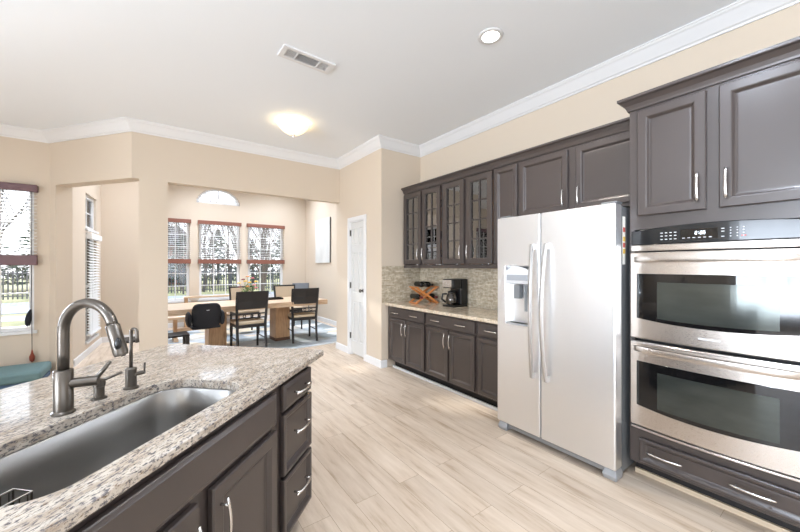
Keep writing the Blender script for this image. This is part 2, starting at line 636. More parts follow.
def rrect(x0, x1, y0, y1, r, n=8):
    pts = []
    for cx, cy, a0 in ((x1 - r, y0 + r, -90), (x1 - r, y1 - r, 0), (x0 + r, y1 - r, 90), (x0 + r, y0 + r, 180)):
        for k in range(n + 1):
            a = R(a0 + 90 * k / n)
            pts.append((cx + r * math.cos(a), cy + r * math.sin(a)))
    return pts

# ------------------------------------------------------------------ the room shell
CZ, DZ = 3.05, 3.62
structure(MB().prism([(-6.2, -3.7), (3.3, -3.7), (3.3, 5.1), (3.5, 5.1), (3.5, 9.15), (-.35, 9.15), (-.35, 8.1), (-.92, 8.1), (-1.2, 6.3), (-6.2, 6.3)], -.1, 0).build('floor', M['floor']))
structure(MB().prism([(-6.15, -3.65), (3.24, -3.65), (3.24, 3.9), (2.55, 3.9), (2.55, 5.12), (-.16, 5.12), (-1.05, 6.25), (-6.15, 6.25)], CZ, CZ + .1).build('ceiling', M['ceiling']))
structure(MB().prism([(-.16, 5.12), (3.47, 5.12), (3.47, 9.15), (-.35, 9.15), (-.35, 8.1), (-.95, 8.1), (-1.1, 6.27)], DZ, DZ + .1).build('ceiling_dining', M['ceiling']))

def wall(name, origin, rz, L, H, thick, holes=(), z0=0):
    # local x along the wall, room on the -y side
    T = Matrix.Translation((origin[0], origin[1], 0)) @ Matrix.Rotation(rz, 4, 'Z')
    return structure(MB(T).plate(0, L, z0, H, 0, thick, holes).build(name, M['wall']))

# right wall X = 3.12 : viewer faces +X, local x runs to -Y
wall('wall_right', (3.12, 3.79), R(-90), 7.4, CZ, .12)
wall('wall_alcove', (2.447, 3.79), 0, .79, DZ, .1)
PD = (4.235, 4.687)            # pantry door opening in Y
wall('wall_pantry', (2.447, 5.16), R(-90), 1.27, DZ, .12, [(5.16 - PD[1], 5.16 - PD[0], 0, 2.045)])
structure(MB().box(2.567, 3.47, 5.06, 5.16, 0, DZ).build('wall_pantry_rear', M['wall']))
wall('wall_dining_right', (3.35, 9.12), R(-90), 3.96, DZ, .12)

# dining back wall Y = 9 with three windows and a half-round light above the middle one
W_D = [(-.10, .64, .58, 2.40), (.83, 1.69, .58, 2.40), (1.875, 2.735, .58, 2.40)]
AR = (1.235, 2.82, .455, .36)  # centre x, base z, half width, height
arch_h = []
NA = 28
for k in range(NA):
    xa, xb = AR[0] - AR[2] + 2 * AR[2] * k / NA, AR[0] - AR[2] + 2 * AR[2] * (k + 1) / NA
    t = ((xa + xb) / 2 - AR[0]) / AR[2]
    arch_h.append((xa, xb, AR[1], AR[1] + AR[3] * math.sqrt(max(0, 1 - t * t))))
shift = lambda hs, dx: [(a - dx, b - dx, c, d) for a, b, c, d in hs]
wall('wall_dining_back', (-.2, 9.0), 0, 3.67, DZ, .14, shift(W_D + arch_h, -.2))
structure(MB().box(-.3, -.2, 7.95, 9.14, 0, DZ).build('wall_dining_return', M['wall']))
wall('wall_nook_back', (-.80, 7.95), 0, .5, DZ, .1)
# slanted nook wall, room on its +X side: origin at the far end
na, nb = Vector((-.765, 7.95)), Vector((-.885, 6.17))
nl = (nb - na).length
nang = math.atan2(nb.y - na.y, nb.x - na.x)
NW = [(.36, 1.07, .22, 1.86), (.36, 1.07, 1.93, 2.47)]
# local +y must point away from the room (towards -X): going from far to near with rz = nang gives +y to +X, so mirror
nang2 = math.atan2(na.y - nb.y, na.x - nb.x)
wall('wall_nook_left', nb, nang2, nl, DZ, .12, [(nl - b, nl - a, c, d) for a, b, c, d in NW])

# header, pier and angled opening
HB = 2.392
A_, B_ = Vector((-.215, 5.04)), Vector((-1.09, 6.15))
wdir = (B_ - A_).normalized()
wnor = Vector((-wdir.y, wdir.x)) * -1        # away from the kitchen
if wnor.x < 0: wnor = -wnor
TH = .15
hb = MB()
hb.box(-.13, 2.447, 5.04, 5.16, HB, DZ)
c0 = A_ ; c1 = B_ + wdir * .05
hb.prism([tuple(A_), tuple(c1), tuple(c1 + wnor * TH), tuple(A_ + wnor * TH + Vector((.0, .0))), (-.13, 5.16), (-.13, 5.04)], HB, DZ)
structure(hb.build('wall_header', M['wall']))
pj = Vector((-.145, 5.04))
structure(MB().prism([(-.148, 5.04), (.134, 5.04), (.134, 5.16), (-.10, 5.16)], 0, HB).build('wall_pier', M['wall']))
j0 = A_ + wdir * ((B_ - A_).length * .915)
structure(MB().prism([tuple(j0), tuple(c1), tuple(c1 + wnor * TH * 1.18), tuple(j0 + wnor * TH * 1.18)], 0, HB).build('wall_angled', M['wall']))

# window wall on the far left, Y = 6.15
LW = [(-2.08, -1.225, .55, 2.37), (-3.65, -2.35, .55, 2.37), (-5.55, -4.25, .55, 2.37)]  # last two openings are unseen, added to let fill light in
wall('wall_left_window', (-6.0, 6.15), 0, 4.94, CZ, .14, shift(LW, -6.0))
# walls beside and behind the camera, unseen glazing added for the fill light
SW = [(-.9, 3.5, .12, 2.5)]
wall('wall_side', (-6.0, -3.5), R(90), 9.65, CZ, .14, [(.25, 4.55, .12, 2.55)])
wall('wall_rear', (3.2, -3.5), R(180), 9.2, CZ, .14, [(1.0, 5.2, .12, 2.55)])

# crown moulding and baseboards
crown_prof = [(0, CZ - .118), (.012, CZ - .118), (.016, CZ - .105), (.03, CZ - .098), (.06, CZ - .06), (.085, CZ - .03), (.098, CZ - .022), (.104, CZ - .012), (.112, CZ - .01), (.112, CZ), (0, CZ)]
room_path = [(3.12, -3.5), (3.12, 3.79), (2.447, 3.79), (2.447, 5.04), (-.215, 5.04), (-1.09, 6.15), (-6, 6.15), (-6, -3.5)]
structure(MB().sweep(room_path, crown_prof).build('trim_1', M['white']))
bb = [(0, 0), (.016, 0), (.016, .085), (.011, .098), (0, .1)]
structure(MB().sweep([(2.53, 3.79), (2.447, 3.79), (2.447, PD[0] - .055)], bb).build('baseboard_pantry', M['white']))
structure(MB().sweep([(2.447, PD[1] + .055), (2.447, 5.16)], bb).build('baseboard_pantry_end', M['white']))
structure(MB().sweep([(3.35, 5.17), (3.35, 9.0), (-.2, 9.0), (-.2, 7.95), (-.765, 7.95), (-.885, 6.25)], bb).build('baseboard_dining', M['white']))
structure(MB().sweep([(-1.1, 6.15), (-6, 6.15)], bb).build('baseboard_left', M['white']))
# pale shoe strip at the foot of the right-hand cabinets
structure(MB().box(2.595, 2.612, 1.84, 3.74, 0, .028).build('baseboard_buffet', M['white']))
structure(MB().box(2.575, 2.592, .06, .895, 0, .03).build('baseboard_oven', mat('tan_shoe_strip', srgb(205, 186, 160), .5)))
# stone mosaic on the wall between worktop and upper cabinets
structure(MB().box(3.11, 3.12, 1.84, 3.78, .87, 1.36).build('wall_backsplash', M['tile']))
structure(MB().box(2.45, 3.11, 3.78, 3.79, .87, 1.36).build('wall_backsplash_return', M['tile']))

# ------------------------------------------------------------------ windows
def make_window(n, T_loc, rz, x0, x1, z0, z1, cols, rows, depth=.14, split=True, label=None):
    o = bpy.data.objects.new('window_%d' % n, None)
    o.location = T_loc
    o.rotation_euler = (0, 0, rz)
    COL.objects.link(o)
    structure(o, label)
    fr = MB()
    y0, y1 = .035, .10
    t = .05
    fr.plate(x0, x1, z0, z1, y0, y1, [(x0 + t, x1 - t, z0 + t, z1 - t)])
    # drywall-side sill
    zm = (z0 + z1) / 2
    bands = [(z0 + t, zm - .02), (zm + .02, z1 - t)] if split else [(z0 + t, z1 - t)]
    if split:
        fr.box(x0 + t, x1 - t, y0 + .008, y1 - .01, zm - .022, zm + .022)
    for za, zb in bands:
        for i in range(1, cols):
            xx = x0 + t + (x1 - x0 - 2 * t) * i / cols
            fr.box(xx - .009, xx + .009, y0 + .018, y0 + .038, za, zb)
        for j in range(1, rows):
            zz = za + (zb - za) * j / rows
            fr.box(x0 + t, x1 - t, y0 + .019, y0 + .037, zz - .009, zz + .009)
    fr.build('window_frame', M['white'], o)
    MB().box(x0 + t * .8, x1 - t * .8, y0 + .026, y0 + .030, z0 + t * .8, z1 - t * .8).build('pane', M['glass'], o)
    MB().box(x0 - .03, x1 + .03, -.03, .034, z0 - .035, z0 + .004).build('window_sill', M['white'], o, bevel=.004)
    return o

wi = 1
make_window(1, (0, 6.15, 0), 0, *LW[0], 3, 2)
make_window(2, (0, 6.15, 0), 0, *LW[1], 3, 2)
for k, h in enumerate(W_D):
    make_window(3 + k, (0, 9.0, 0), 0, *h, 3, 3)
for k, (a, b, c, d) in enumerate(NW):
    make_window(6 + k, (nb.x, nb.y, 0), nang2, nl - b, nl - a, c, d, 2, 2, split=(k == 0))
make_window(11, (0, 6.15, 0), 0, *LW[2], 3, 2)
make_window(8, (-6.0, -3.5, 0), R(90), .25, 4.55, .12, 2.55, 4, 1, split=False)
make_window(9, (3.2, -3.5, 0), R(180), 1.0, 5.2, .12, 2.55, 4, 1, split=False)
# half-round window
o = bpy.data.objects.new('window_10', None)
o.location = (AR[0], 9.0, AR[1])
COL.objects.link(o)
structure(o)
arcp = lambda a, k: (AR[2] * k * math.cos(a), AR[3] * k * math.sin(a))
fr = MB()
outer = [arcp(math.pi * i / 24, 1.03) for i in range(25)]
inner = [arcp(math.pi * i / 24, .9) for i in range(25)]
fr.loops([[(x, .03, z) for x, z in outer], [(x, .03, z) for x, z in inner], [(x, .09, z) for x, z in inner], [(x, .09, z) for x, z in outer], [(x, .03, z) for x, z in outer]], False, False, closed=False)
fr.box(-AR[2], AR[2], .03, .09, -.005, .035)
for a in (45, 90, 135):
    x, z = arcp(R(a), .93)
    fr.tube([(0, .06, .03), (x, .06, z)], .009, 6)
fr.build('window_frame', M['white'], o)
pn = MB()
pn.loops([[(x, .058, z + .004) for x, z in [arcp(math.pi * i / 24, .93) for i in range(25)]], [(x, .062, z + .004) for x, z in [arcp(math.pi * i / 24, .93) for i in range(25)]]])
pn.build('pane', M['glass'], o)

def make_blind(loc, rz, x0, x1, ztop, zbot, m, label, group, tilt=8, cord=True, rail=.1, ang_z=None):
    b = thing('window_blind', label, 'blind', loc, rz, group)
    MB().box(x0, x1, -.075, -.004, ztop - .085, ztop).build('valance', m, b, bevel=.006)
    sl = MB()
    n = int((ztop - .085 - zbot - rail) / .043)
    ct, st = math.cos(R(tilt)) * .023, math.sin(R(tilt)) * .023
    for i in range(n):
        z = zbot + rail + .02 + i * .043
        yc = -.032
        sl.loops([[(x0 + .012, yc - ct, z - st), (x0 + .012, yc + ct, z + st), (x0 + .012, yc + ct, z + st + .0025), (x0 + .012, yc - ct, z - st + .0025)],
                  [(x1 - .012, yc - ct, z - st), (x1 - .012, yc + ct, z + st), (x1 - .012, yc + ct, z + st + .0025), (x1 - .012, yc - ct, z - st + .0025)]])
    for fx in (.18, .82):
        xx = x0 + (x1 - x0) * fx
        sl.box(xx - .002, xx + .002, -.058, -.056, zbot + rail, ztop - .08)
    sl.build('slat_panel', M['slat'], b)
    MB().box(x0 + .004, x1 - .004, -.066, -.008, zbot, zbot + rail).build('bottom_rail', m, b, bevel=.006)
    return b
for x0, x1, lab in ((-.14, .672, 'red-brown wooden blind half raised in the dining window nearest the beige pier'),
                    (.80, 1.718, 'red-brown wooden blind half raised in the dining window under the half-round light'),
                    (1.843, 2.765, 'red-brown wooden blind half raised in the dining window nearest the wall painting')):
    make_blind((0, 9.0, 0), 0, x0, x1, 2.41, 1.415, M['redwood'], lab, 'half-raised dining room blinds')
lb = make_blind((0, 6.15, 0), 0, -2.12, -1.185, 2.37, 1.37, M['plumwood'], 'plum-brown blind half raised in the window above the teal bench', None, rail=.125, tilt=12)
c = MB()
c.tube([(-1.235, -.05, 2.29), (-1.235, -.062, 1.3), (-1.235, -.05, .62), (-1.235, -.04, .26)], .0035, 6)
c.build('cord', M['darkwood'], lb)
MB().lathe([(.004, .10), (.022, .12), (.026, .17), (.012, .21), (.004, .26)], (-1.235, -.04, .06), 10).build('tassel', mat('rust_tassel', srgb(130, 60, 40), .8), lb)
make_blind((nb.x, nb.y, 0), nang2, nl - 1.07, nl - .36, 1.86, .3, M['slat'], 'white slatted blind lowered in the tall narrow nook window', None, tilt=35, rail=.03)
# dark pouch hanging by the window
t = thing('hanging_pouch', 'small black pouch hanging at the edge of the window over the teal bench', 'pouch', (-1.255, 6.055, .6))
MB().loops([[(-.028, -.012, 0), (.02, -.012, .01), (.02, .012, .01), (-.028, .012, 0)], [(-.04, -.02, .1), (.03, -.02, .1), (.03, .02, .1), (-.04, .02, .1)], [(-.02, -.016, .17), (.03, -.016, .19), (.03, .016, .19), (-.02, .016, .17)], [(.012, -.006, .23), (.024, -.006, .235), (.024, .006, .235), (.012, .006, .23)]]).build('bag', M['blackfab'], t, smooth=True, subsurf=1)
MB().tube([(.018, 0, .225), (.02, .01, .5), (.02, .03, .76)], .002, 5).build('cord', M['darkwood'], t)

# ------------------------------------------------------------------ pantry door
o = bpy.data.objects.new('door_1', None)
o.location = (2.447, PD[1], 0)
o.rotation_euler = (0, 0, R(-90))
COL.objects.link(o)
structure(o)
dw = PD[1] - PD[0]
cs = MB()
cs.plate(-.055, dw + .055, 0, 2.1, -.016, 0, [(0.006, dw - .006, -1, 2.04)])
cs.box(-.0, .02, 0, .12, 0, 2.045)
cs.box(dw - .02, dw, 0, .12, 0, 2.045)
cs.box(0, dw, 0, .12, 2.025, 2.045)
cs.build('door_casing', M['white'], o, bevel=.003)
leaf = MB()
pz = [(.22, .82), (.96, 1.56), (1.68, 1.93)]
px_ = [(.022 + .06, dw / 2 - .025), (dw / 2 + .025, dw - .022 - .06)]
hol = [(a, b, c, d) for a, b in px_ for c, d in pz]
leaf.plate(.022, dw - .022, .03, 2.022, .012, .045, hol)
for a, b, c, d in hol:
    leaf.rect_rings(a, b, c, d, [(0, .044), (0, .02), (.012, .026), (.022, .018), (.03, .017)])
leaf.build('door_leaf', mat('white_door_paint', srgb(206, 206, 203), .4), o)
kb = MB()
kb.lathe([(.026, 0), (.026, .006), (.01, .012), (.01, .03), (.024, .04), (.028, .052), (.022, .064), (.004, .068)], (dw - .06, .012, 1.0), 16, (0, -1, 0))
kb.build('door_knob', M['faucet'], o, smooth=True)
for z in (.25, 1.02, 1.82):
    MB().box(.004, .024, -.004, .012, z, z + .09).build('hinge', M['faucet'], o)

# ------------------------------------------------------------------ cabinet kit (local: x along the front, y into the unit, z up)
def handle(parent, x, z, L, vertical, y=-.0255, m=None, r=.0055, bow=.012, out=.026):
    mb = MB()
    N = 9
    pts = []
    for k in range(N):
        s = -1 + 2 * k / (N - 1)
        d = out + bow * (1 - s * s)
        pts.append((x, y - d, z + s * L / 2) if vertical else (x + s * L / 2, y - d, z))
    mb.tube(pts, r, 8, flat=.7, up=(0, 1, 0))
    for s in (-.72, .72):
        d = out + bow * (1 - s * s)
        p = (x, y, z + s * L / 2) if vertical else (x + s * L / 2, y, z)
        q = (p[0], y - d, p[2])
        mb.cyl(p, q, r * .8, 8)
    return mb.build('handle', m or M['nickel'], parent, smooth=True)

def panel(parent, name, x0, x1, z0, z1, fr=.056, m=None, y=0):
    return MB().rect_rings(x0, x1, z0, z1, [(0, y - .005), (0, y - .021), (.005, y - .026), (fr - .014, y - .026), (fr - .008, y - .0235), (fr, y - .013), (fr + .006, y - .0095), (fr + .014, y - .0105), (fr + .02, y - .0105)]).build(name, m or M['cab'], parent)

def slab_front(parent, name, x0, x1, z0, z1, m=None, e=.012):
    return MB().rect_rings(x0, x1, z0, z1, [(0, -.005), (0, -.019), (.003, -.022), (e, -.0245), (e + .004, -.026), (e + .01, -.026)]).build(name, m or M['cab'], parent)

def carcass(parent, w, d, z0, z1, name='body', shelves=(), m=None):
    b = MB()
    t = .018
    b.box(0, t, 0, d, z0, z1)
    b.box(w - t, w, 0, d, z0, z1)
    b.box(t, w - t, 0, d, z0, z0 + t)
    b.box(t, w - t, 0, d, z1 - t, z1)
    b.box(t, w - t, d - .012, d, z0 + t, z1 - t)
    return b.build(name, m or M['cab'], parent, bevel=.0015, seg=1)

BX, BD = 2.55, .555
def base_unit(yl, w, n_doors, label):
    u = thing('base_cabinet', label, 'cabinet', (BX, yl, 0), R(-90), 'base cabinets under the buffet counter')
    MB().box(0, w, 0, BD, .11, .83).build('body', M['cab'], u, bevel=.0015, seg=1)
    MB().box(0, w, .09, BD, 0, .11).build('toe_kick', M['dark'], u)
    g = .022
    dr = slab_front(u, 'drawer', g, w - g, .695, .815)
    if n_doors == 2:
        handle(dr, w * .25, .755, .15, False)
        handle(dr, w * .75, .755, .15, False)
        mid = w / 2
        a = panel(u, 'door', g, mid - .012, .13, .672, .05)
        handle(a, mid - .04, .56, .16, True)
        b = panel(u, 'door', mid + .012, w - g, .13, .672, .05)
        handle(b, mid + .04, .56, .16, True)
    else:
        handle(dr, w * .5, .755, .15, False)
        a = panel(u, 'door', g, w - g, .13, .672, .05)
        handle(a, w - .05, .56, .16, True)
    return u
base_unit(3.745, .758, 2, 'dark brown two-door base cabinet below the wine rack, next to the pantry wall')
base_unit(2.985, .762, 2, 'dark brown two-door base cabinet below the coffee maker, middle of the buffet')
base_unit(2.221, .376, 1, 'dark brown narrow base cabinet partly hidden behind the refrigerator')
tag(MB().box(2.55, 2.6, 3.7465, 3.778, .11, .83).build('filler_strip', M['cab']), 'thin dark filler strip between the buffet cabinets and the pantry wall', 'filler strip')
ct = MB()
ct.box(2.495, 3.108, 1.842, 3.778, .832, .868)
tag(ct.build('buffet_countertop', M['granite_rear'], bevel=.008, seg=3), 'tan speckled stone counter carrying the wine rack and coffee maker', 'countertop')

UX, UD = 2.80, .31
def glass_door(u, x0, x1, z0, z1, hx):
    d = MB()
    fr = .06
    d.plate(x0, x1, z0, z1, -.026, -.004, [(x0 + fr, x1 - fr, z0 + fr, z1 - fr)])
    xm = (x0 + x1) / 2
    d.box(xm - .007, xm + .007, -.017, -.004, z0 + fr, z1 - fr)
    for k in (1, 2, 3):
        zz = z0 + fr + (z1 - z0 - 2 * fr) * k / 4
        d.box(x0 + fr, x1 - fr, -.0165, -.0045, zz - .007, zz + .007)
    o = d.build('door', M['cab'], u, bevel=.003, seg=2)
    MB().box(x0 + fr - .004, x1 - fr + .004, -.0035, -.0005, z0 + fr - .004, z1 - fr + .004).build('pane', M['cabglass'], o)
    handle(o, hx, z0 + .13, .15, True)
    return o
def upper_glass(yl, w, doors, hs, label):
    u = thing('glass_wall_cabinet', label, 'cabinet', (UX, yl, 0), R(-90), 'glass-front wall cabinets over the buffet')
    carcass(u, w, UD, 1.36, 2.36)
    st = MB()
    st.box(doors[0][1] - .012, doors[1][0] + .012, .0005, .02, 1.378, 2.342)
    st.build('stile', M['cab'], u)
    for z in (1.68, 2.0):
        MB().box(.019, w - .019, .03, UD - .013, z, z + .015).build('shelf', M['cabin'], u)
    MB().box(.019, w - .019, UD - .016, UD - .0125, 1.379, 2.341).build('back_panel', M['cabin'], u)
    for (a, b), h in zip(doors, hs):
        glass_door(u, a, b, 1.385, 2.33, h)
    return u
upper_glass(3.755, .768, [(.02, .385), (.415, .748)], [.352, .448], 'glass-front wall cabinet in the corner above the wine rack')
upper_glass(2.985, .77, [(.03, .362), (.405, .75)], [.33, .437], 'glass-front wall cabinet above the coffee maker')
u = thing('narrow_wall_cabinet', 'narrow dark wall cabinet with one solid door beside the glass cabinets', 'cabinet', (UX, 2.213, 0), R(-90))
MB().box(0, .288, 0, UD, 1.36, 2.36).build('body', M['cab'], u)
panel(u, 'door', .012, .27, 1.385, 2.33, .05)
u = thing('over_fridge_cabinet', 'dark two-door wall cabinet above the stainless refrigerator', 'cabinet', (UX, 1.923, 0), R(-90))
MB().box(0, 1.015, 0, UD, 1.80, 2.36).build('body', M['cab'], u)
a = panel(u, 'door', .012, .468, 1.825, 2.33)
handle(a, .438, 1.93, .15, True)
a = panel(u, 'door', .535, 1.0, 1.825, 2.33)
handle(a, .565, 1.93, .15, True)
cr = [(0, 0), (.010, 0), (.013, .010), (.022, .030), (.040, .052), (.052, .058), (.054, .062), (.054, .075), (0, .075)]
tag(MB().sweep([(UX, .91), (UX, 3.757)], [(o, 2.352 + z) for o, z in cr]).build('cabinet_crown', M['cab']), 'dark crown moulding along the top of the wall cabinets left of the ovens', 'moulding')
tag(MB().box(UX - .004, UX + .03, 1.93, 3.755, 1.335, 1.359).build('light_rail', M['cab']), 'thin light rail under the glass-front wall cabinets', 'moulding')

# tall oven cabinet
OX, OW, OY = 2.49, .86, .897
u = thing('tall_oven_cabinet', 'tall dark cabinet housing the double wall oven', 'cabinet', (OX, OY, 0), R(-90))
bd = MB()
bd.plate(0, OW, .11, 2.37, 0, .025, [(.03, OW - .03, .345, 1.59)])
bd.box(0, .02, .025, .6, .11, 2.37)
bd.box(OW - .02, OW, .025, .6, .11, 2.37)
bd.box(.02, OW - .02, .59, .6, .11, 2.37)
bd.box(.02, OW - .02, .025, .59, 2.35, 2.37)
bd.box(.02, OW - .02, .025, .59, 1.60, 1.62)
bd.box(.02, OW - .02, .025, .59, .31, .33)
bd.build('body', M['cab'], u, bevel=.0015, seg=1)
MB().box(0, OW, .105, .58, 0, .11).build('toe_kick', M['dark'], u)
a = panel(u, 'door', .05, .379, 1.675, 2.335, .06)
handle(a, .347, 1.80, .16, True, r=.007)
a = panel(u, 'door', .432, .79, 1.675, 2.335, .06)
handle(a, .464, 1.80, .16, True, r=.007)
a = panel(u, 'drawer', .06, OW - .06, .135, .28, .03)
handle(a, .195, .215, .17, False, r=.006)
handle(a, .56, .215, .17, False, r=.006)
MB().sweep([(0, .6), (0, 0), (OW, 0)][::-1], [(-o if False else o, 2.355 + z * 1.05) for o, z in cr]).build('crown', M['cab'], u)

# ------------------------------------------------------------------ double wall oven
W = .764
ov = thing('double_oven', 'stainless double wall oven with black glass doors and control panel', 'oven', (OX, .879, 0), R(-90))
MB().box(.02, W - .02, .026, .5, .35, 1.58).build('body', M['dark'], ov)
BOW = .03
def bow(x, b=BOW):
    t = 2 * x / W - 1
    return -b * (1 - t * t)
def bowed(x0, x1, zb, zt, off, th, n=20, zb_arc=0, zt_arc=0, edge=.004, bb=BOW):
    """curved slab following the bowed front; off = distance in front of the bow line"""
    mb = MB()
    rings = []
    for k in range(n + 1):
        x = x0 + (x1 - x0) * k / n
        t = 2 * (x - x0) / (x1 - x0) - 1
        ca = 1 - t * t
        y = bow(x, bb)
        b_, t_ = zb - zb_arc * ca, zt + zt_arc * ca
        yf, yb = y - off, y - off + th
        rings.append([(x, yb, b_), (x, yf + edge, b_), (x, yf, b_ + edge), (x, yf, t_ - edge), (x, yf + edge, t_), (x, yb, t_)])
    return mb.loops(rings)
cp = bowed(0, W, 1.492, 1.578, .02, .018, zt_arc=.022).build('control_panel', M['panelglass'], ov)
bowed(0, W, 1.452, 1.490, .024, .022).build('control_trim', M['ovensteel'], ov)
for k, (x, z) in enumerate([(.30, 1.545)]):
    bowed(.255, .415, 1.512, 1.568, .0208, .0006, n=6, edge=.0001).build('display_window', M['blackglass'], cp)
def marks(mb, xs, zs, w, h):
    for x in xs:
        for z in zs:
            y = bow(x) - .0225
            mb.box(x - w / 2, x + w / 2, y, y + .004, z - h / 2, z + h / 2)
mk = MB()
marks(mk, (.165, .187, .209, .231), (1.518, 1.538, 1.556), .011, .0045)
marks(mk, (.435,), (1.518, 1.545, 1.56), .012, .004)
marks(mk, (.465, .49, .513), (1.518, 1.533, 1.548, 1.562), .005, .004)
marks(mk, (.27, .293, .316, .34, .362, .385), (1.519,), .012, .0035)
mk.build('key_lettering', M['mark'], cp)
mk = MB()
marks(mk, (.514,), (1.5185,), .018, .005)
mk.build('cancel_lettering', M['redmark'], cp)
dg = MB()
def seven(x, ch, z=1.545, w=.008, h=.016):
    segs = {'0': 'abcdef', '1': 'bc', '2': 'abged', '3': 'abgcd', '4': 'fgbc', '5': 'afgcd', '8': 'abcdefg', ':': ':', '9': 'abfgcd'}[ch]
    y = bow(x) - .0228
    t = .0018
    for s in segs:
        if s == ':':
            dg.box(x - .001, x + .001, y, y + .001, z + .003, z + .005)
            dg.box(x - .001, x + .001, y, y + .001, z - .005, z - .003)
            continue
        a = {'a': (-w / 2, w / 2, h / 2 - t, h / 2), 'g': (-w / 2, w / 2, -t / 2, t / 2), 'd': (-w / 2, w / 2, -h / 2, -h / 2 + t),
             'f': (-w / 2, -w / 2 + t, 0, h / 2), 'b': (w / 2 - t, w / 2, 0, h / 2), 'e': (-w / 2, -w / 2 + t, -h / 2, 0), 'c': (w / 2 - t, w / 2, -h / 2, 0)}[s]
        dg.box(x + a[0], x + a[1], y, y + .001, z + a[2], z + a[3])
for x, ch in ((.325, '2'), (.336, ':'), (.347, '2'), (.359, '8')):
    seven(x, ch)
dg.build('clock_digits', M['display'], cp)
def oven_door(zb, zt, wz0, wz1, rack):
    d = bowed(0, W, zb, zt, .03, .03, zb_arc=.0, edge=.006).build('oven_door', M['ovensteel'], ov)
    g = bowed(.034, W - .034, wz0, wz1, .0315, .004, zb_arc=.024, zt_arc=.0, edge=.001)
    g = g.build('glass_band', M['blackglass'], d)
    bowed(.145, W - .127, wz0 + .008, wz1 - .05, .0328, .002, zb_arc=.008, edge=.0006).build('oven_window', M['ovenwin'], d)
    # broad bowed bar handle across the top
    mb = MB()
    rings = []
    n = 24
    for k in range(n + 1):
        x = .02 + (W - .04) * k / n
        t = 2 * k / n - 1
        y = bow(x) - .032 - .032 * (1 - abs(t) ** 6) - .004
        zc = zt - .042
        rings.append([(x, y + .012, zc - .012), (x, y, zc - .019), (x, y - .006, zc - .004), (x, y - .002, zc + .017), (x, y + .012, zc + .014)])
    mb.loops(rings)
    for xe in (.024, W - .05):
        mb.box(xe, xe + .026, bow(xe) - .045, bow(xe) - .02, zt - .056, zt - .03)
    mb.build('door_handle', M['ovensteel'], d, smooth=True, auto=50)
    return d
d1 = oven_door(.908, 1.444, 1.035, 1.312, False)
d2 = oven_door(.362, .888, .492, .768, True)
MB().box(W * .5 - .045, W * .5 + .045, bow(W * .5) - .0315, bow(W * .5) - .029, .955, .964).build('nameplate', M['mark'], d1)
bowed(0, W, .338, .352, .024, .02).build('bottom_trim', M['ovensteel'], ov)
# ------------------------------------------------------------------ refrigerator (local x from its left edge, y from the door face)
FX, FY, FW = 2.325, 1.814, .90
fg = thing('refrigerator', 'stainless side-by-side refrigerator with ice and water dispenser', 'refrigerator', (FX, FY, 0), R(-90))
MB().box(.006, FW - .006, .10, .78, .03, 1.745).build('body', M['steelside'], fg, bevel=.004)
DT = .095
SEAM = .392
def fridge_door(x0, x1, hole=None):
    mb = MB()
    xs = [x0, x1]
    mb.plate(x0, x1, .075, 1.755, 0, DT, [hole] if hole else [])
    return mb.build('door', M['steel'], fg, bevel=.010, seg=3)
DH = (.082, .312, .885, 1.368)
fd = fridge_door(0, SEAM - .003, DH)
fd2 = fridge_door(SEAM + .003, FW)
dm = mat('dispenser_grey', srgb(205, 206, 208), .35, .2)
ds = MB()
ds.rect_rings(DH[0], DH[1], DH[2], DH[3], [(-.004, .004), (-.004, -.004), (.008, -.004), (.01, .0)]) if False else None
ds.plate(DH[0] - .006, DH[1] + .006, DH[2] - .006, DH[3] + .006, -.004, .006, [(DH[0] + .008, DH[1] - .008, DH[2] + .008, DH[3] - .008)])
ds.box(DH[0] + .001, DH[1] - .001, .07, .08, DH[2], DH[3])
ds.box(DH[0] + .001, DH[1] - .001, .006, .08, DH[2] + .001, DH[2] + .02)
ds.build('dispenser_frame', M['steel'], fd, bevel=.003)
dp = MB()
N = 10
for k in range(N):
    pass
top = []
rings = []
for k in range(N + 1):
    x = DH[0] + .008 + (DH[1] - DH[0] - .016) * k / N
    t = 2 * k / N - 1
    zt = DH[3] - .012 - .035 * t * t
    rings.append([(x, .03, 1.215), (x, -.006, 1.22), (x, -.010, 1.25), (x, -.004, zt), (x, .03, zt)])
dp.loops(rings)
dp.build('dispenser_panel', dm, fd)
MB().box(.105, .29, -.0125, -.006, 1.245, 1.29).build('touch_strip', mat('touch_grey', srgb(150, 153, 157), .25), fd)
ch = MB()
ch.box(.15, .20, .02, .06, 1.10, 1.21)
ch.lathe([(.02, 0), (.014, -.06)][::-1], (.25, .045, 1.21), 12)
ch.box(.225, .275, .05, .062, 1.0, 1.15)
ch.build('dispenser_paddle', mat('paddle_grey', srgb(120, 122, 124), .35), fd)
MB().box(.095, .30, -.01, .065, .893, .905).build('drip_tray', mat('tray_grey', srgb(150, 152, 154), .4), fd)
def fridge_handle(par, x, sgn):
    mb = MB()
    rings = []
    n = 28
    for k in range(n + 1):
        s = -1 + 2 * k / n
        z = 1.02 + s * .50
        b = 1 - s * s
        y = -.028 - .042 * b
        xx = x + sgn * (-.012 * b + .012)
        w = .013
        rings.append([(xx - w, y + .010, z), (xx - w, y - .004, z), (xx - w * .4, y - .012, z), (xx + w * .4, y - .012, z), (xx + w, y - .004, z), (xx + w, y + .010, z)])
    mb.loops(rings)
    for z in (.535, 1.505):
        mb.box(x + sgn * .012 - .011, x + sgn * .012 + .011, -.03, .004, z - .02, z + .02)
    mb.build('handle', M['handlesteel'], par, smooth=True, auto=45)
fridge_handle(fd, SEAM - .045, -1)
fridge_handle(fd2, SEAM + .045, 1)
MB().box(.015, FW - .015, .04, .10, .028, .072).build('base_grille', mat('grille_grey', srgb(150, 152, 155), .4, .5), fg)
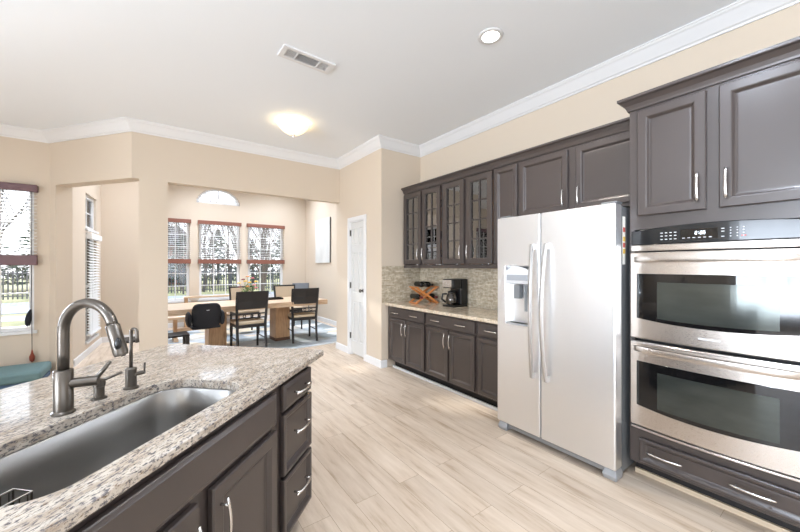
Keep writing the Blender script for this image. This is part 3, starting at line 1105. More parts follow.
for x0 in (.0, FW - .085):
    MB().loops([[(x0 + .005, .02, 0), (x0 + .08, .02, 0), (x0 + .08, .11, 0), (x0 + .005, .11, 0)], [(x0, .01, .03), (x0 + .085, .01, .03), (x0 + .085, .11, .03), (x0, .11, .03)], [(x0 + .01, .03, .07), (x0 + .075, .03, .07), (x0 + .075, .11, .07), (x0 + .01, .11, .07)]]).build('foot', mat('foot_grey', srgb(165, 167, 170), .4, .3), fg, bevel=.004)
MB().box(FW - .09, FW - .045, -.0015, .001, 1.675, 1.69).build('badge', M['mark'], fd2)
MB().box(FW - .10, FW - .006, .03, .12, 1.756, 1.772).build('hinge_cover', M['steelside'], fg, bevel=.004)
MB().box(.006, .10, .03, .12, 1.756, 1.772).build('hinge_cover', M['steelside'], fg, bevel=.004)
lab = MB().box(FW - .0055, FW - .004, .115, .155, 1.37, 1.68).build('paper_label', M['paper'], fg)
for z, m_ in ((1.58, 'lred'), (1.52, 'lyellow'), (1.44, 'lyellow'), (1.48, 'lred')):
    MB().box(FW - .0039, FW - .0032, .118, .152, z, z + .03).build('label_print', M[m_], lab)

# ------------------------------------------------------------------ island (local x = u + .45, y = n - .778, front faces the camera side)
NF = .778
isl_loc = UN(-.45, NF)
isl = thing('island_cabinet', 'dark brown kitchen island cabinet under the speckled granite top', 'kitchen island', (isl_loc[0], isl_loc[1], 0), R(45))
IL, ID = 2.18, .66          # ends at u = 1.73
ib = MB()
ib.box(0, IL, 0, .02, .11, .83)
ib.box(0, IL, ID - .02, ID, .11, .83)
ib.box(0, .02, .02, ID - .02, .11, .83)
ib.box(IL - .02, IL, .02, ID - .02, .11, .83)
ib.box(.02, IL - .02, .02, ID - .02, .11, .13)
ib.build('body', M['cab'], isl, bevel=.002, seg=1)
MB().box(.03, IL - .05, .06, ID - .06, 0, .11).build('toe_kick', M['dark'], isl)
U = lambda u: u + .45
for z0, z1 in ((.70, .818), (.405, .684), (.115, .389)):
    a = panel(isl, 'drawer', U(1.425), U(1.722), z0, z1, .03) if z1 - z0 > .2 else slab_front(isl, 'drawer', U(1.425), U(1.722), z0, z1)
    handle(a, U(1.575), (z0 + z1) / 2 + (.03 if z1 - z0 > .2 else 0), .16, False, r=.006)
slab_front(isl, 'false_front', U(.50), U(1.363), .675, .81)
a = panel(isl, 'door', U(.967), U(1.363), .13, .648, .06)
handle(a, U(1.0), .52, .17, True, r=.006)
a = panel(isl, 'door', U(.50), U(.908), .13, .648, .06)
handle(a, U(.875), .52, .17, True, r=.006)
a = panel(isl, 'door', U(-.40), U(.03), .13, .80, .06)
handle(a, U(-.005), .60, .17, True, r=.006)
a = panel(isl, 'door', U(.05), U(.46), .13, .80, .06)
handle(a, U(.085), .60, .17, True, r=.006)

# granite top with the sink cut-out; modelled in the island's own frame
ZT, ZB = .868, .832
SK = (.547, 1.313, .848, 1.232)
def slab(outer, inner):
    bm = bmesh.new()
    def inset(poly, d):
        n = len(poly)
        out = []
        for i in range(n):
            a, b, c = Vector(poly[i - 1]), Vector(poly[i]), Vector(poly[(i + 1) % n])
            d1, d2 = (b - a).normalized(), (c - b).normalized()
            n1, n2 = Vector((-d1.y, d1.x)), Vector((-d2.y, d2.x))
            m_ = (n1 + n2).normalized()
            out.append(tuple(b + m_ * d / max(.3, m_.dot(n1))))
        return out
    def ring(poly, z):
        return [bm.verts.new((x, y, z)) for x, y in poly]
    e = .007
    o_top = ring(inset(outer, e), ZT)
    o_mid = ring(inset(outer, e * .3), ZT - e * .3)
    o_up = ring(outer, ZT - e)
    o_lo = ring(outer, ZB + e)
    o_bot = ring(inset(outer, e), ZB)
    i_top = ring(inset(inner, -.003), ZT)
    i_up = ring(inner, ZT - .003)
    i_bot = ring(inner, ZB)
    def bridge(a, b):
        n = len(a)
        for i in range(n):
            bm.faces.new([a[i], a[(i + 1) % n], b[(i + 1) % n], b[i]])
    for a, b in ((o_bot, o_lo), (o_lo, o_up), (o_up, o_mid), (o_mid, o_top), (i_top, i_up), (i_up, i_bot)):
        bridge(a, b)
    def edges(r):
        return [bm.edges.get((r[i], r[(i + 1) % len(r)])) for i in range(len(r))]
    bmesh.ops.triangle_fill(bm, use_beauty=True, use_dissolve=False, edges=edges(o_top) + edges(i_top))
    bmesh.ops.triangle_fill(bm, use_beauty=True, use_dissolve=False, edges=edges(o_bot) + edges(i_bot))
    bmesh.ops.recalc_face_normals(bm, faces=bm.faces)
    return bm
N2 = lambda n: n - NF
outer = [(U(-.5), N2(.752)), (U(1.885), N2(.752)), (U(1.897), N2(.764)), (U(1.897), N2(1.70)), (U(1.83), N2(1.79)), (U(-.5), N2(1.79))]
inner = rrect(U(SK[0]), U(SK[1]), N2(SK[2]), N2(SK[3]), .11, 8)
mb = MB()
mb.bm.free()
mb.bm = slab(outer, inner)
top = mb.build('island_countertop', M['granite'])
top.location = (isl_loc[0], isl_loc[1], 0)
top.rotation_euler = (0, 0, R(45))
tag(top, 'speckled granite island countertop with the sink cut-out', 'countertop')

# undermount sink
sk = thing('kitchen_sink', 'deep stainless single-bowl sink set under the island granite', 'sink', (isl_loc[0], isl_loc[1], 0), R(45))
mb = MB()
rings = []
def rr(d, z, r):
    return [(x, y, z) for x, y in rrect(U(SK[0]) + d, U(SK[1]) - d, N2(SK[2]) + d, N2(SK[3]) - d, max(.02, r), 8)]
rings.append(rr(-.02, ZB - .002, .125))
rings.append(rr(-.004, ZB - .002, .112))
rings.append(rr(-.001, ZB - .006, .11))
rings.append(rr(.004, .70, .105))
rings.append(rr(.008, .655, .10))
rings.append(rr(.016, .636, .092))
rings.append(rr(.032, .626, .08))
rings.append(rr(.06, .622, .06))
rings.append(rr(.15, .617, .03))
mb.loops(rings, cap0=False)
mb.build('basin', M['sinksteel'], sk, smooth=True, solid=.0015)
MB().lathe([(.055, 0), (.055, .003), (.04, .004), (.034, .001), (.004, .001)], (U(.93), N2(1.08), .6185), 24).build('drain', M['nickel'], sk, smooth=True, auto=40)
# wire caddy sitting in the sink
cdl = UN(.548 + .06, .94)
cd = thing('sink_caddy', 'slim wire caddy standing in the near end of the steel sink', 'sink caddy', (isl_loc[0], isl_loc[1], 0), R(45))
x0, x1, y0, y1, zt, zb_ = U(.575), U(.686), N2(1.035), N2(1.092), .80, .627
wz = MB()
wz.tube([(x0, y0, zt), (x1, y0, zt), (x1, y1, zt), (x0, y1, zt), (x0, y0, zt)], .003, 6)
wz.build('rim', M['nickel'], cd)
wz = MB()
wz.tube([(x0, y0, zt - .07), (x1, y0, zt - .07), (x1, y1, zt - .07), (x0, y1, zt - .07), (x0, y0, zt - .07)], .002, 6)
for px, py in [(x0, y0), (x1, y0), (x1, y1), (x0, y1)]:
    wz.tube([(px, py, zt), (px, py, zb_)], .0025, 6)
for k in range(7):
    xx = x0 + (x1 - x0) * (k + .5) / 7
    wz.tube([(xx, y0, zt), (xx, y0, zt - .12), (xx, y1, zt - .12), (xx, y1, zt)], .0015, 5)
wz.build('wire_basket', M['faucet'], cd)

# faucets (local frame: x along the island, -y towards the sink)
def at(u, n):
    p = UN(u, n)
    return (p[0], p[1], ZT)
fc = thing('kitchen_faucet', 'tall brushed gooseneck pull-down faucet behind the sink', 'faucet', at(.94, 1.288), R(45))
mb = MB()
mb.lathe([(.031, 0), (.031, .006), (.028, .009), (.0255, .011), (.0255, .143), (.023, .146), (.016, .147)], n=28)
mb.build('base', M['faucet'], fc, smooth=True, auto=40)
ar = .098
zc = .272
pts = [(0, 0, .146), (0, 0, .2), (0, 0, zc)] + [(0, -ar + ar * math.cos(R(a)), zc + ar * math.sin(R(a))) for a in range(10, 166, 7)]
mb = MB()
mb.tube(pts, .0155, 16)
mb.build('neck', M['faucet'], fc, smooth=True)
e = Vector(pts[-1])
d = (Vector(pts[-1]) - Vector(pts[-2])).normalized()
mb = MB()
mb.lathe([(.0175, 0), (.0195, .004), (.0195, .05), (.0205, .095), (.018, .104), (.012, .105)], e - d * .002, 20, d)
sp = mb.build('spray_head', M['faucet'], fc, smooth=True, auto=40)
side = d.cross(Vector((1, 0, 0))).normalized()
mb = MB()
bp_ = e + d * .06 + Vector((-.012, -.014, 0))
mb.ball(tuple(bp_), .011, 2, (.9, 1, 1.9))
mb.build('spray_button', M['plastic'], sp, smooth=True)
hd = Vector((.45, -.70, .0)).normalized()
mb = MB()
h0 = Vector((0, 0, .098))
mb.cyl(h0 + hd * .02, h0 + hd * .092, .0165, 18)
hb_ = mb.build('lever_hub', M['faucet'], fc, smooth=True, auto=40)
mb = MB()
q = h0 + hd * .08
mb.tube([tuple(q), tuple(q + Vector((.01, -.02, .03))), tuple(q + Vector((.022, -.04, .062)))], [.0085, .0075, .0055], 8)
mb.build('lever', M['faucet'], hb_, smooth=True)

sd = thing('soap_dispenser', 'short brushed soap pump between the two faucets', 'soap dispenser', at(1.065, 1.30), R(45))
MB().lathe([(.024, 0), (.024, .005), (.016, .008), (.016, .045), (.019, .047), (.019, .07), (.012, .074), (.004, .075)], n=18).build('base', M['faucet'], sd, smooth=True, auto=40)
MB().tube([(0, -.005, .066), (.02, -.03, .076), (.034, -.06, .09)], [.006, .005, .0045], 8).build('spout', M['faucet'], sd, smooth=True)
ft = thing('filter_tap', 'small thin-necked water filter tap to the far side of the faucet', 'tap', at(1.175, 1.283), R(45))
MB().lathe([(.026, 0), (.026, .006), (.0195, .01), (.0195, .08), (.016, .084), (.006, .085)], n=20).build('base', M['faucet'], ft, smooth=True, auto=40)
r_ = .014
pts = [(0, 0, .08), (0, 0, .16), (0, 0, .225)] + [(0, -r_ + r_ * math.cos(R(a)), .225 + r_ * math.sin(R(a))) for a in range(15, 181, 15)] + [(0, -2 * r_, .205), (0, -2 * r_ - .002, .185)]
MB().tube(pts, [.0062] * (len(pts) - 2) + [.0062, .007], 10).build('neck', M['faucet'], ft, smooth=True)
mb = MB()
mb.cyl((.005, -.012, .055), (.022, -.042, .062), .008, 12)
mb.tube([(.020, -.040, .06), (.021, -.041, .085), (.021, -.042, .10)], .0035, 8)
mb.build('lever', M['faucet'], ft, smooth=True, auto=40)

# ------------------------------------------------------------------ things on the buffet
ZC = .8685
cm = thing('coffee_maker', 'black and steel drip coffee maker on the buffet counter', 'coffee maker', (2.845, 2.94, ZC), R(-90))
w_, d_ = .19, .24
MB().box(-w_ / 2, w_ / 2, 0, d_, 0, .022).build('base', M['plastic'], cm, bevel=.006)
MB().box(-w_ / 2, w_ / 2, .13, d_, .0225, .335).build('tower', M['plastic'], cm, bevel=.012)
MB().box(-w_ / 2, w_ / 2, .0, .1295, .225, .335).build('brew_head', M['plastic'], cm, bevel=.012)
MB().box(-w_ / 2 + .006, w_ / 2 - .03, -.008, -.0005, .235, .325).build('steel_face', M['nickel'], cm, bevel=.004)
mb = MB()
mb.lathe([(.05, 0), (.066, .012), (.07, .06), (.06, .11), (.045, .13), (.048, .14)], (-.005, .065, .0235), 24)
cf = mb.build('carafe', glass_mat('carafe_glass', (.45, .4, .36, 1), 3), cm, smooth=True)
MB().lathe([(.046, 0), (.048, .02), (.02, .03)], (-.005, .065, .165), 20).build('lid', M['plastic'], cf, smooth=True, auto=40)
MB().tube([(-.045, .03, .155), (-.085, -.005, .15), (-.09, -.012, .09), (-.055, .02, .05)], .008, 8, flat=1.5).build('handle', M['plastic'], cf, smooth=True)

wr = thing('wine_rack', 'folding orange wood wine rack holding dark bottles', 'wine rack', (2.915, 3.47, ZC), R(-12))
def slat_bar(p, q, wd=.012, th=.03):
    return (p, q)
for yy in (-.085, .085):
    for sx in (-1, 1):
        mb = MB()
        mb.tube([(-.15 * sx, yy + .012 * sx, .008), (.15 * sx, yy + .012 * sx, .205)], .0155, 4, flat=.5, up=(0, 1, 0))
        mb.build('cross_bar', M['rackwood'], wr)
for x, z in ((-.10, .165), (.10, .165), (-.10, .055), (.10, .055)):
    pass
for x, z in ((-.155, .206), (.155, .206), (-.155, .0), (.155, .0)):
    MB().box(x - .013, x + .013, -.105, .105, max(0, z), max(0, z) + .014).build('rail', M['rackwood'], wr, bevel=.003)
def bottle(p, ang, label):
    b = thing('wine_bottle', label, 'bottle', p, ang, 'dark bottles lying in the wine rack')
    MB().lathe([(.03, 0), (.0365, .006), (.0365, .18), (.03, .205), (.016, .225), (.0138, .23), (.0138, .262), (.0155, .263), (.0155, .268)], (0, 0, 0), 18, (0, -1, 0)).build('glass_body', M['bottle'], b, smooth=True, auto=40)
    MB().lathe([(.0146, .245), (.0146, .2935), (.012, .296)], (0, 0, 0), 14, (0, -1, 0)).build('foil_cap', M['foil'] if 'lower' in label else M['plastic'], b, smooth=True, auto=40)
    return b
wrm = Matrix.Translation((2.915, 3.47, ZC)) @ Matrix.Rotation(R(-12), 4, 'Z')
for (x, z), lb_ in zip(((-.045, .247), (.045, .247), (-.105, .085), (.112, .085)),
                      ('dark bottle lying on top of the wine rack, on the room side', 'dark bottle lying on top of the wine rack, against the tiled wall', 'dark bottle in the lower bay of the rack, on the room side', 'dark bottle in the lower bay of the rack, against the tiled wall')):
    p = wrm @ Vector((x, .14, z if z > .2 else z))
    bottle(tuple(p), R(-12), lb_)
# glassware behind the cabinet panes
def stemware(loc, h, label, grp, kind=0):
    g = thing('wine_glass' if kind == 0 else 'tumbler', label, 'glass', loc, 0, grp)
    if kind == 0:
        MB().lathe([(.032, 0), (.03, .003), (.004, .008), (.0035, h * .45), (.02, h * .5), (.034, h * .65), (.034, h * .8), (.028, h), (.026, h), (.031, h * .8), (.031, h * .66), (.017, h * .53), (.001, h * .5)], n=14).build('bowl', M['clearglass'], g, smooth=True)
    else:
        MB().lathe([(.028, 0), (.034, h), (.031, h), (.026, .006), (.001, .006)], n=14).build('bowl', M['clearglass'], g, smooth=True)
    return g
places = [('corner', 3.755, .768), ('middle', 2.985, .77)]
for nm, yl, w in places:
    where = 'the corner glass cabinet' if nm == 'corner' else 'the glass cabinet above the coffee maker'
    for zi, (z, sh) in enumerate(((1.3785, 'bottom'), (1.6955, 'middle'), (2.0155, 'top'))):
        for k in range(6):
            yy = yl - (.09 + k * (w - .18) / 5)
            if abs(yy - (yl - w / 2)) < .03:
                continue
            kind = 0 if sh != 'middle' else 1
            stemware((UX + .15 + .04 * (k % 2), yy, z), .19 if kind == 0 else .11, 'clear %s on the %s shelf of %s' % ('stemmed glass' if kind == 0 else 'tumbler', sh, where), 'glassware on the %s shelf of %s' % (sh, where), kind)

# ------------------------------------------------------------------ ceiling fittings
lx, ly = 1.32, 3.95
cl = thing('ceiling_light', 'frosted glass dome light glowing on the ceiling', 'ceiling light', (lx, ly, CZ))
MB().lathe([(.11, -.025), (.125, -.012), (.125, 0)], n=28).build('mounting_plate', M['white'], cl, smooth=True, auto=40)
MB().lathe([(.02, -.152), (.07, -.138), (.12, -.105), (.155, -.07), (.175, -.045), (.18, -.03), (.176, -.03), (.15, -.066), (.115, -.1), (.06, -.13), (.01, -.145)], n=36).build('glass_shade', M['lampglass'], cl, smooth=True)
MB().lathe([(.004, -.185), (.01, -.178), (.007, -.168), (.02, -.158), (.022, -.15), (.006, -.14)], n=16).build('finial', M['nickel'], cl, smooth=True)
lamp('dome_bulb', 'POINT', (lx, ly, CZ - .055), (0, 0, 0), 2.8, (1, .78, .42), shadow_soft_size=.03)
def can(x, y, label):
    d = thing('recessed_light', label, 'ceiling light', (x, y, CZ))
    MB().lathe([(.06, -.001), (.062, -.006), (.088, -.005), (.092, 0)], n=32).build('trim_ring', M['white'], d, smooth=True)
    MB().lathe([(.061, -.004), (.02, -.0045), (.001, -.005)], n=28).build('lens', M['bulb'], d)
    lamp('recessed_bulb', 'SPOT', (x, y, CZ - .02), (0, 0, 0), 40, (1, .93, .84), spot_size=R(150), spot_blend=.8, shadow_soft_size=.06)
can(2.0, 1.62, 'lit round recessed light in the ceiling')
vt = thing('ceiling_vent', 'white rectangular air vent set in the ceiling', 'vent', (1.01, 2.68, CZ), R(2))
MB().plate(-.225, .225, -.085, .085, 0, .001).build('dummy', M['white'], vt) if False else None
T = Matrix.Rotation(R(90), 4, 'X')
mb = MB(T)
mb.plate(-.215, .215, -.082, .082, -.014, 0, [(-.175, -.098, -.05, .05), (-.088, .088, -.05, .05), (.098, .175, -.05, .05)])
mb.build('frame', M['white'], vt, bevel=.003)
mb = MB()
mb.box(-.19, .19, -.06, .06, -.003, -.0005)
mb.build('backing', M['ventgrey'], vt)
mb = MB()
for k in range(9):
    y = -.046 + k * .0115
    mb.loops([[(-.088, y, -.012), (.088, y, -.012), (.088, y + .006, -.004), (-.088, y + .006, -.004)], [(-.088, y + .0015, -.012), (.088, y + .0015, -.012), (.088, y + .0075, -.004), (-.088, y + .0075, -.004)]])
for x0 in (-.175, .098):
    for k in range(8):
        x = x0 + .004 + k * .0097
        mb.box(x, x + .003, -.05, .05, -.012, -.004)
mb.build('louvre_set', M['white'], vt)

# ------------------------------------------------------------------ dining room
rug = MB().box(-.1, 3.2, 5.5, 8.55, 0, .012).build('dining_rug', M['rug'])
tag(rug, 'pale blue and grey geometric rug under the dining table', 'rug')
tang = R(4.5)
tbl = thing('dining_table', 'long honey oak dining table on two block legs', 'table', (1.235, 6.30, .0125), tang)
TL, TW, TZ = 2.70, 1.0, .725
MB().box(-TL / 2, TL / 2, -TW / 2, TW / 2, TZ - .085, TZ).build('tabletop', M['oak'], tbl, bevel=.004)
for x in (-.42, .64):
    lg = MB().box(x - .13, x + .13, -.14, .16, .055, TZ - .0855).build('leg', M['oakleg'], tbl, bevel=.003)
    MB().box(x - .133, x + .133, -.143, .163, 0, .055).build('plinth', mat('dark_plinth', srgb(84, 56, 40), .5), lg)
tm = Matrix.Translation((1.235, 6.30, .0125)) @ Matrix.Rotation(tang, 4, 'Z')

def make_chair(label):
    """seat faces +y, back at y = 0"""
    c = thing('dining_chair', label, 'chair', (0, 0, 0), 0, 'dining chairs with solid dark backs')
    wd = .225
    for s in (-1, 1):
        MB().tube([(s * wd * .93, -.03, 0), (s * wd * .93, .01, .25), (s * wd * .93, .02, .45), (s * wd, -.02, .80), (s * (wd + .003), -.06, .955)], [.019, .021, .022, .019, .015], 4).build('leg', M['darkwood'], c)
        MB().tube([(s * .205, .42, 0), (s * .205, .41, .41)], [.017, .024], 4).build('leg', M['darkwood'], c)
        MB().tube([(s * .207, .02, .2), (s * .205, .405, .2)], .012, 4).build('stretcher', M['darkwood'], c)
    MB().box(-.215, .215, .0, .43, .385, .43).build('seat_frame', M['darkwood'], c, bevel=.004)
    MB().box(-.225, .225, .025, .445, .4305, .478).build('seat_cushion', M['beige'], c, bevel=.018, seg=3)
    def yb(z):
        return .012 - (z - .45) * .09 if z < .8 else -.0195 - (z - .8) * .24
    mb = MB()
    zs = [.68, .74, .80, .86, .92, .955]
    rings = []
    for z in zs:
        rings.append([(-wd + .012, yb(z) - .010, z), (0, yb(z) - .024, z), (wd - .012, yb(z) - .010, z), (wd - .012, yb(z) + .012, z), (0, yb(z) - .002, z), (-wd + .012, yb(z) + .012, z)])
    mb.loops(rings)
    mb.build('back_panel', M['darkwood'], c)
    for z in (.535, .60):
        MB().box(-wd + .014, wd - .014, yb(z) - .009, yb(z) + .009, z - .011, z + .011).build('back_rail', M['darkwood'], c)
    for k in (-1, 0, 1):
        mb = MB()
        z0 = .568
        mb.tube([(k * .11 + .02 * math.cos(a), yb(z0), z0 + .02 * math.sin(a)) for a in [2 * math.pi * i / 12 for i in range(13)]], .006, 6)
        mb.build('back_ring', M['darkwood'], c)
    return c
ch0 = make_chair('dark solid-back dining chair tucked in at the table in front of the flower vase')
ch0.location = (1.235, 5.64, .0125)
ch0.rotation_euler = (0, 0, R(3))
ch2 = dup(ch0, (2.165, 5.86, .0125), R(-5), 'dark solid-back dining chair at the end of the table nearest the pantry')

def make_far_chair(label):
    c = thing('upholstered_chair', label, 'chair', (0, 0, 0), 0, 'chairs with beige padded backs across the table')
    for s in (-1, 1):
        MB().tube([(s * .205, -.03, 0), (s * .205, .01, .43), (s * .225, -.05, .93)], [.018, .022, .016], 4).build('leg', M['darkwood'], c)
        MB().tube([(s * .205, .42, 0), (s * .205, .41, .41)], [.017, .024], 4).build('leg', M['darkwood'], c)
    MB().box(-.215, .215, .0, .43, .385, .43).build('seat_frame', M['darkwood'], c, bevel=.004)
    MB().box(-.225, .225, .025, .445, .4305, .478).build('seat_cushion', M['beige'], c, bevel=.018, seg=3)
    def rg(z, d, hw):
        y = .01 - (z - .43) * .12
        return [(-hw, y - d, z), (hw, y - d, z), (hw, y + d, z), (-hw, y + d, z)]
    MB().loops([rg(.56, .016, .198), rg(.90, .016, .204)]).build('back_pad', M['beigeback'], c, bevel=.008)
    MB().loops([rg(.9005, .014, .226), rg(.93, .014, .23)]).build('top_rail', M['darkwood'], c, bevel=.004)
    MB().loops([rg(.53, .012, .20), rg(.559, .012, .20)]).build('lower_rail', M['darkwood'], c, bevel=.004)
    return c
fc0 = make_far_chair('beige padded chair across the table behind the flower vase')
fc0.location = (1.46, 7.55, .0125)
fc0.rotation_euler = (0, 0, R(184))
dup(fc0, (2.33, 7.50, .0125), R(182), 'beige padded chair across the table near the wall painting')
# grey metal chair in the far corner
gc = thing('corner_chair', 'grey metal-framed chair in the far corner of the dining room', 'chair', (2.98, 8.35, 0), R(160))
gm = mat('grey_metal', srgb(120, 124, 128), .4, .6)
for s in (-1, 1):
    MB().tube([(s * .19, -.02, 0.0125), (s * .19, 0, .45), (s * .19, -.05, .93)], .013, 8).build('leg', gm, gc)
    MB().tube([(s * .19, .40, 0.0125), (s * .19, .38, .44)], .013, 8).build('leg', gm, gc)
MB().box(-.2, .2, .0, .42, .44, .47).build('seat', M['greyfab'], gc, bevel=.01)
MB().box(-.178, .178, -.055, -.03, .74, .93).build('backrest', M['greyfab'], gc, bevel=.01)

# bench at the near side of the table, cut off by the pier
bn = thing('dining_bench', 'low dark wooden bench at the table beside the beige pier', 'bench', (.02, 5.50, .0), R(4))
MB().box(-.36, .36, -.15, .15, .41, .438).build('seat', M['darkwood'], bn, bevel=.006)
for x in (-.335, .335):
    for y in (-.125, .125):
        MB().box(x - .022, x + .022, y - .022, y + .022, .0125, .41).build('leg', M['darkwood'], bn)
    MB().box(x - .012, x + .012, -.103, .103, .17, .20).build('stretcher', M['darkwood'], bn)
MB().box(-.313, .313, -.012, .012, .175, .195).build('stretcher', M['darkwood'], bn)

# black padded seat hooked on the table's near edge
hs = thing('booster_seat', 'black padded seat hung at the near edge of the dining table', 'booster seat', tuple(tm @ Vector((-.70, -TW / 2, 0))), tang)
mb = MB()
prof = []
rings = []
for z, hw, y0, y1 in ((.45, .16, -.30, -.245), (.52, .19, -.335, -.26), (.66, .205, -.36, -.275), (.76, .20, -.365, -.285), (.815, .165, -.36, -.30), (.825, .10, -.35, -.31)):
    rings.append([(-hw, y1 + .03, z), (-hw * .8, y0 + .02, z), (0, y0, z), (hw * .8, y0 + .02, z), (hw, y1 + .03, z), (hw * .7, y1, z), (0, y1 - .01, z), (-hw * .7, y1, z)])
mb.loops(rings)
mb.build('backrest', M['blackfab'], hs, smooth=True, subsurf=2)
for s in (-1, 1):
    mb = MB()
    rings = []
    for y, zc_, hh, th in ((-.315, .60, .10, .03), (-.22, .60, .12, .035), (-.10, .60, .11, .03), (-.02, .60, .07, .02)):
        rings.append([(s * .208 + th * math.cos(a), y, zc_ + hh * math.sin(a)) for a in [2 * math.pi * i / 10 for i in range(10)]])
    mb.loops(rings)
    mb.build('side_panel', M['blackfab'], hs, smooth=True, subsurf=1)
    MB().tube([(s * .15, -.10, .60), (s * .15, -.02, .625), (s * .15, .12, .628)], .009, 8).build('table_arm', M['faucet'], hs, smooth=True)
MB().box(-.18, .18, -.285, -.05, .46, .50).build('seat_pad', M['blackfab'], hs, bevel=.015)
mb = MB()
mb.box(-.018, .018, -.3665, -.3635, .728, .735)
mb.build('logo_tag', M['mark'], hs)

# pale wood bench across the table and a low cabinet under the windows
ob = thing('oak_bench', 'pale wood trestle bench on the far side of the table', 'bench', (.66, 7.30, .0125), R(3))
MB().box(-.5, .5, -.16, .16, .40, .44).build('seat', M['oak'], ob, bevel=.004)
for x in (-.36, .36):
    MB().box(x - .03, x + .03, -.05, .05, .06, .40).build('leg', M['oakleg'], ob)
    MB().box(x - .035, x + .035, -.15, .15, 0, .06).build('foot', M['oak'], ob, bevel=.004)
MB().box(-.33, .33, -.02, .02, .16, .22).build('stretcher', M['oak'], ob)
lc = thing('window_console', 'low wooden console shelf standing under the dining windows', 'console', (1.08, 8.78, 0))
MB().box(-.56, .56, -.13, .13, .655, .69).build('top', M['oak'], lc, bevel=.004)
for x in (-.52, .52):
    MB().box(x - .03, x + .03, -.11, .11, 0, .655).build('leg', M['oakleg'], lc)
MB().box(-.49, .49, -.11, .11, .20, .22).build('shelf', M['darkwood'], lc)

# vase of flowers and tray on the table
zt_ = .0125 + TZ
vx, vy = 1.33, 6.45
vz = thing('glass_vase', 'clear glass vase of mixed flowers on the dining table', 'vase', (vx, vy, zt_))
MB().lathe([(.04, 0), (.045, .004), (.038, .05), (.036, .10), (.046, .15), (.044, .15), (.033, .10), (.035, .05), (.03, .012), (.001, .012)], n=20).build('vessel', M['clearglass'], vz, smooth=True)
random.seed(5)
kinds = ['yellow', 'wine', 'orange', 'pink', 'yellow', 'pink', 'yellow', 'wine', 'orange', 'yellow', 'pink']
desc = {'yellow': 'yellow', 'wine': 'dark red', 'orange': 'peach', 'pink': 'pink'}
hows = ['leaning furthest towards the pier', 'standing high on the window side', 'in the lower middle of the bunch', 'standing tallest on the painting side', 'at the front of the bunch', 'leaning low to one side', 'leaning towards the painting', 'low on the pier side', 'at the top of the bunch', 'in the centre of the bunch', 'low on the painting side']
offs = [(-.13, 0, .30), (-.05, .05, .36), (.0, -.06, .24), (.10, .03, .38), (.03, -.07, .31), (.12, -.03, .26), (.15, .0, .32), (-.12, -.03, .23), (.02, .04, .41), (-.03, -.02, .33), (.14, -.05, .21)]
for k, (kd, hw, of) in enumerate(zip(kinds, hows, offs)):
    fl = thing('cut_flower', '%s flower in the glass vase, %s' % (desc[kd], hw), 'flower', (vx, vy, zt_ + .02), 0, 'cut flowers in the dining table vase')
    tipx, tipy, tipz = of[0], of[1], of[2]
    sx = .022 * (-1 if tipx > 0 else 1)
    MB().tube([(sx, 0, 0), (tipx * .18, tipy * .18, .14), (tipx * .6, tipy * .6, tipz * .7), (tipx, tipy, tipz)], .0028, 5).build('stem', M['stem'], fl)
    mb = MB()
    for j in range(10):
        a = j * 2.4
        rr_ = .012 + .002 * j
        c_ = (tipx + math.cos(a) * rr_ * .8, tipy + math.sin(a) * rr_ * .8, tipz + .012 - j * .0012)
        mb.ball(c_, .013, 1, (1, 1, .7))
    mb.build('blossom', M[kd], fl, smooth=True)
    mb = MB()
    for j in range(3):
        b0 = Vector((tipx * .5, tipy * .5, tipz * (.45 + .12 * j)))
        a = random.uniform(0, 6.28)
        e_ = b0 + Vector((math.cos(a) * .07, math.sin(a) * .07, .035))
        m_ = (b0 + e_) / 2 + Vector((0, 0, .012))
        sd_ = Vector((-math.sin(a), math.cos(a), 0)) * .013
        mb.loops([[tuple(b0), tuple(m_ + sd_), tuple(e_), tuple(m_ - sd_)], [tuple(b0 - Vector((0, 0, .0015))), tuple(m_ + sd_ - Vector((0, 0, .0015))), tuple(e_ - Vector((0, 0, .0015))), tuple(m_ - sd_ - Vector((0, 0, .0015)))]])
    mb.build('leaf', M['leafm'], fl)
ty = thing('serving_tray', 'small black tray on the dining table beside the vase', 'tray', (1.80, 6.50, zt_), tang)
MB().box(-.14, .14, -.09, .09, .0005, .010).build('base', M['plastic'], ty)
MB().plate(-.15, .15, -.10, .10, 0, .03).bm.free() if False else None
mb = MB(Matrix.Rotation(R(90), 4, 'X'))
mb.plate(-.15, .15, -.10, .10, .0005, .032, [(-.141, .141, -.091, .091)])
mb.build('rim', M['plastic'], ty)

# canvas on the dining wall
pt = thing('wall_painting', 'tall pale abstract canvas on the dining room wall', 'painting', (3.349, 7.79, 1.44), 0)
MB().box(-.035, -.001, -.43, .43, 0, 1.07).build('canvas', M['canvas'], pt)
MB().box(-.036, 0, -.4325, -.4302, 0, 1.07).build('dark_edge', M['canvas_edge'], pt)

# low teal cushion on the floor under the window
wb = thing('floor_cushion', 'low teal floor cushion under the window by the opening', 'cushion', (-1.75, 5.75, 0))
MB().box(-.66, .70, -.25, .25, 0, .06).build('base', M['slate'], wb, bevel=.015)
MB().box(-.68, .71, -.27, .27, .0605, .175).build('pad', M['teal'], wb, bevel=.035, seg=4)

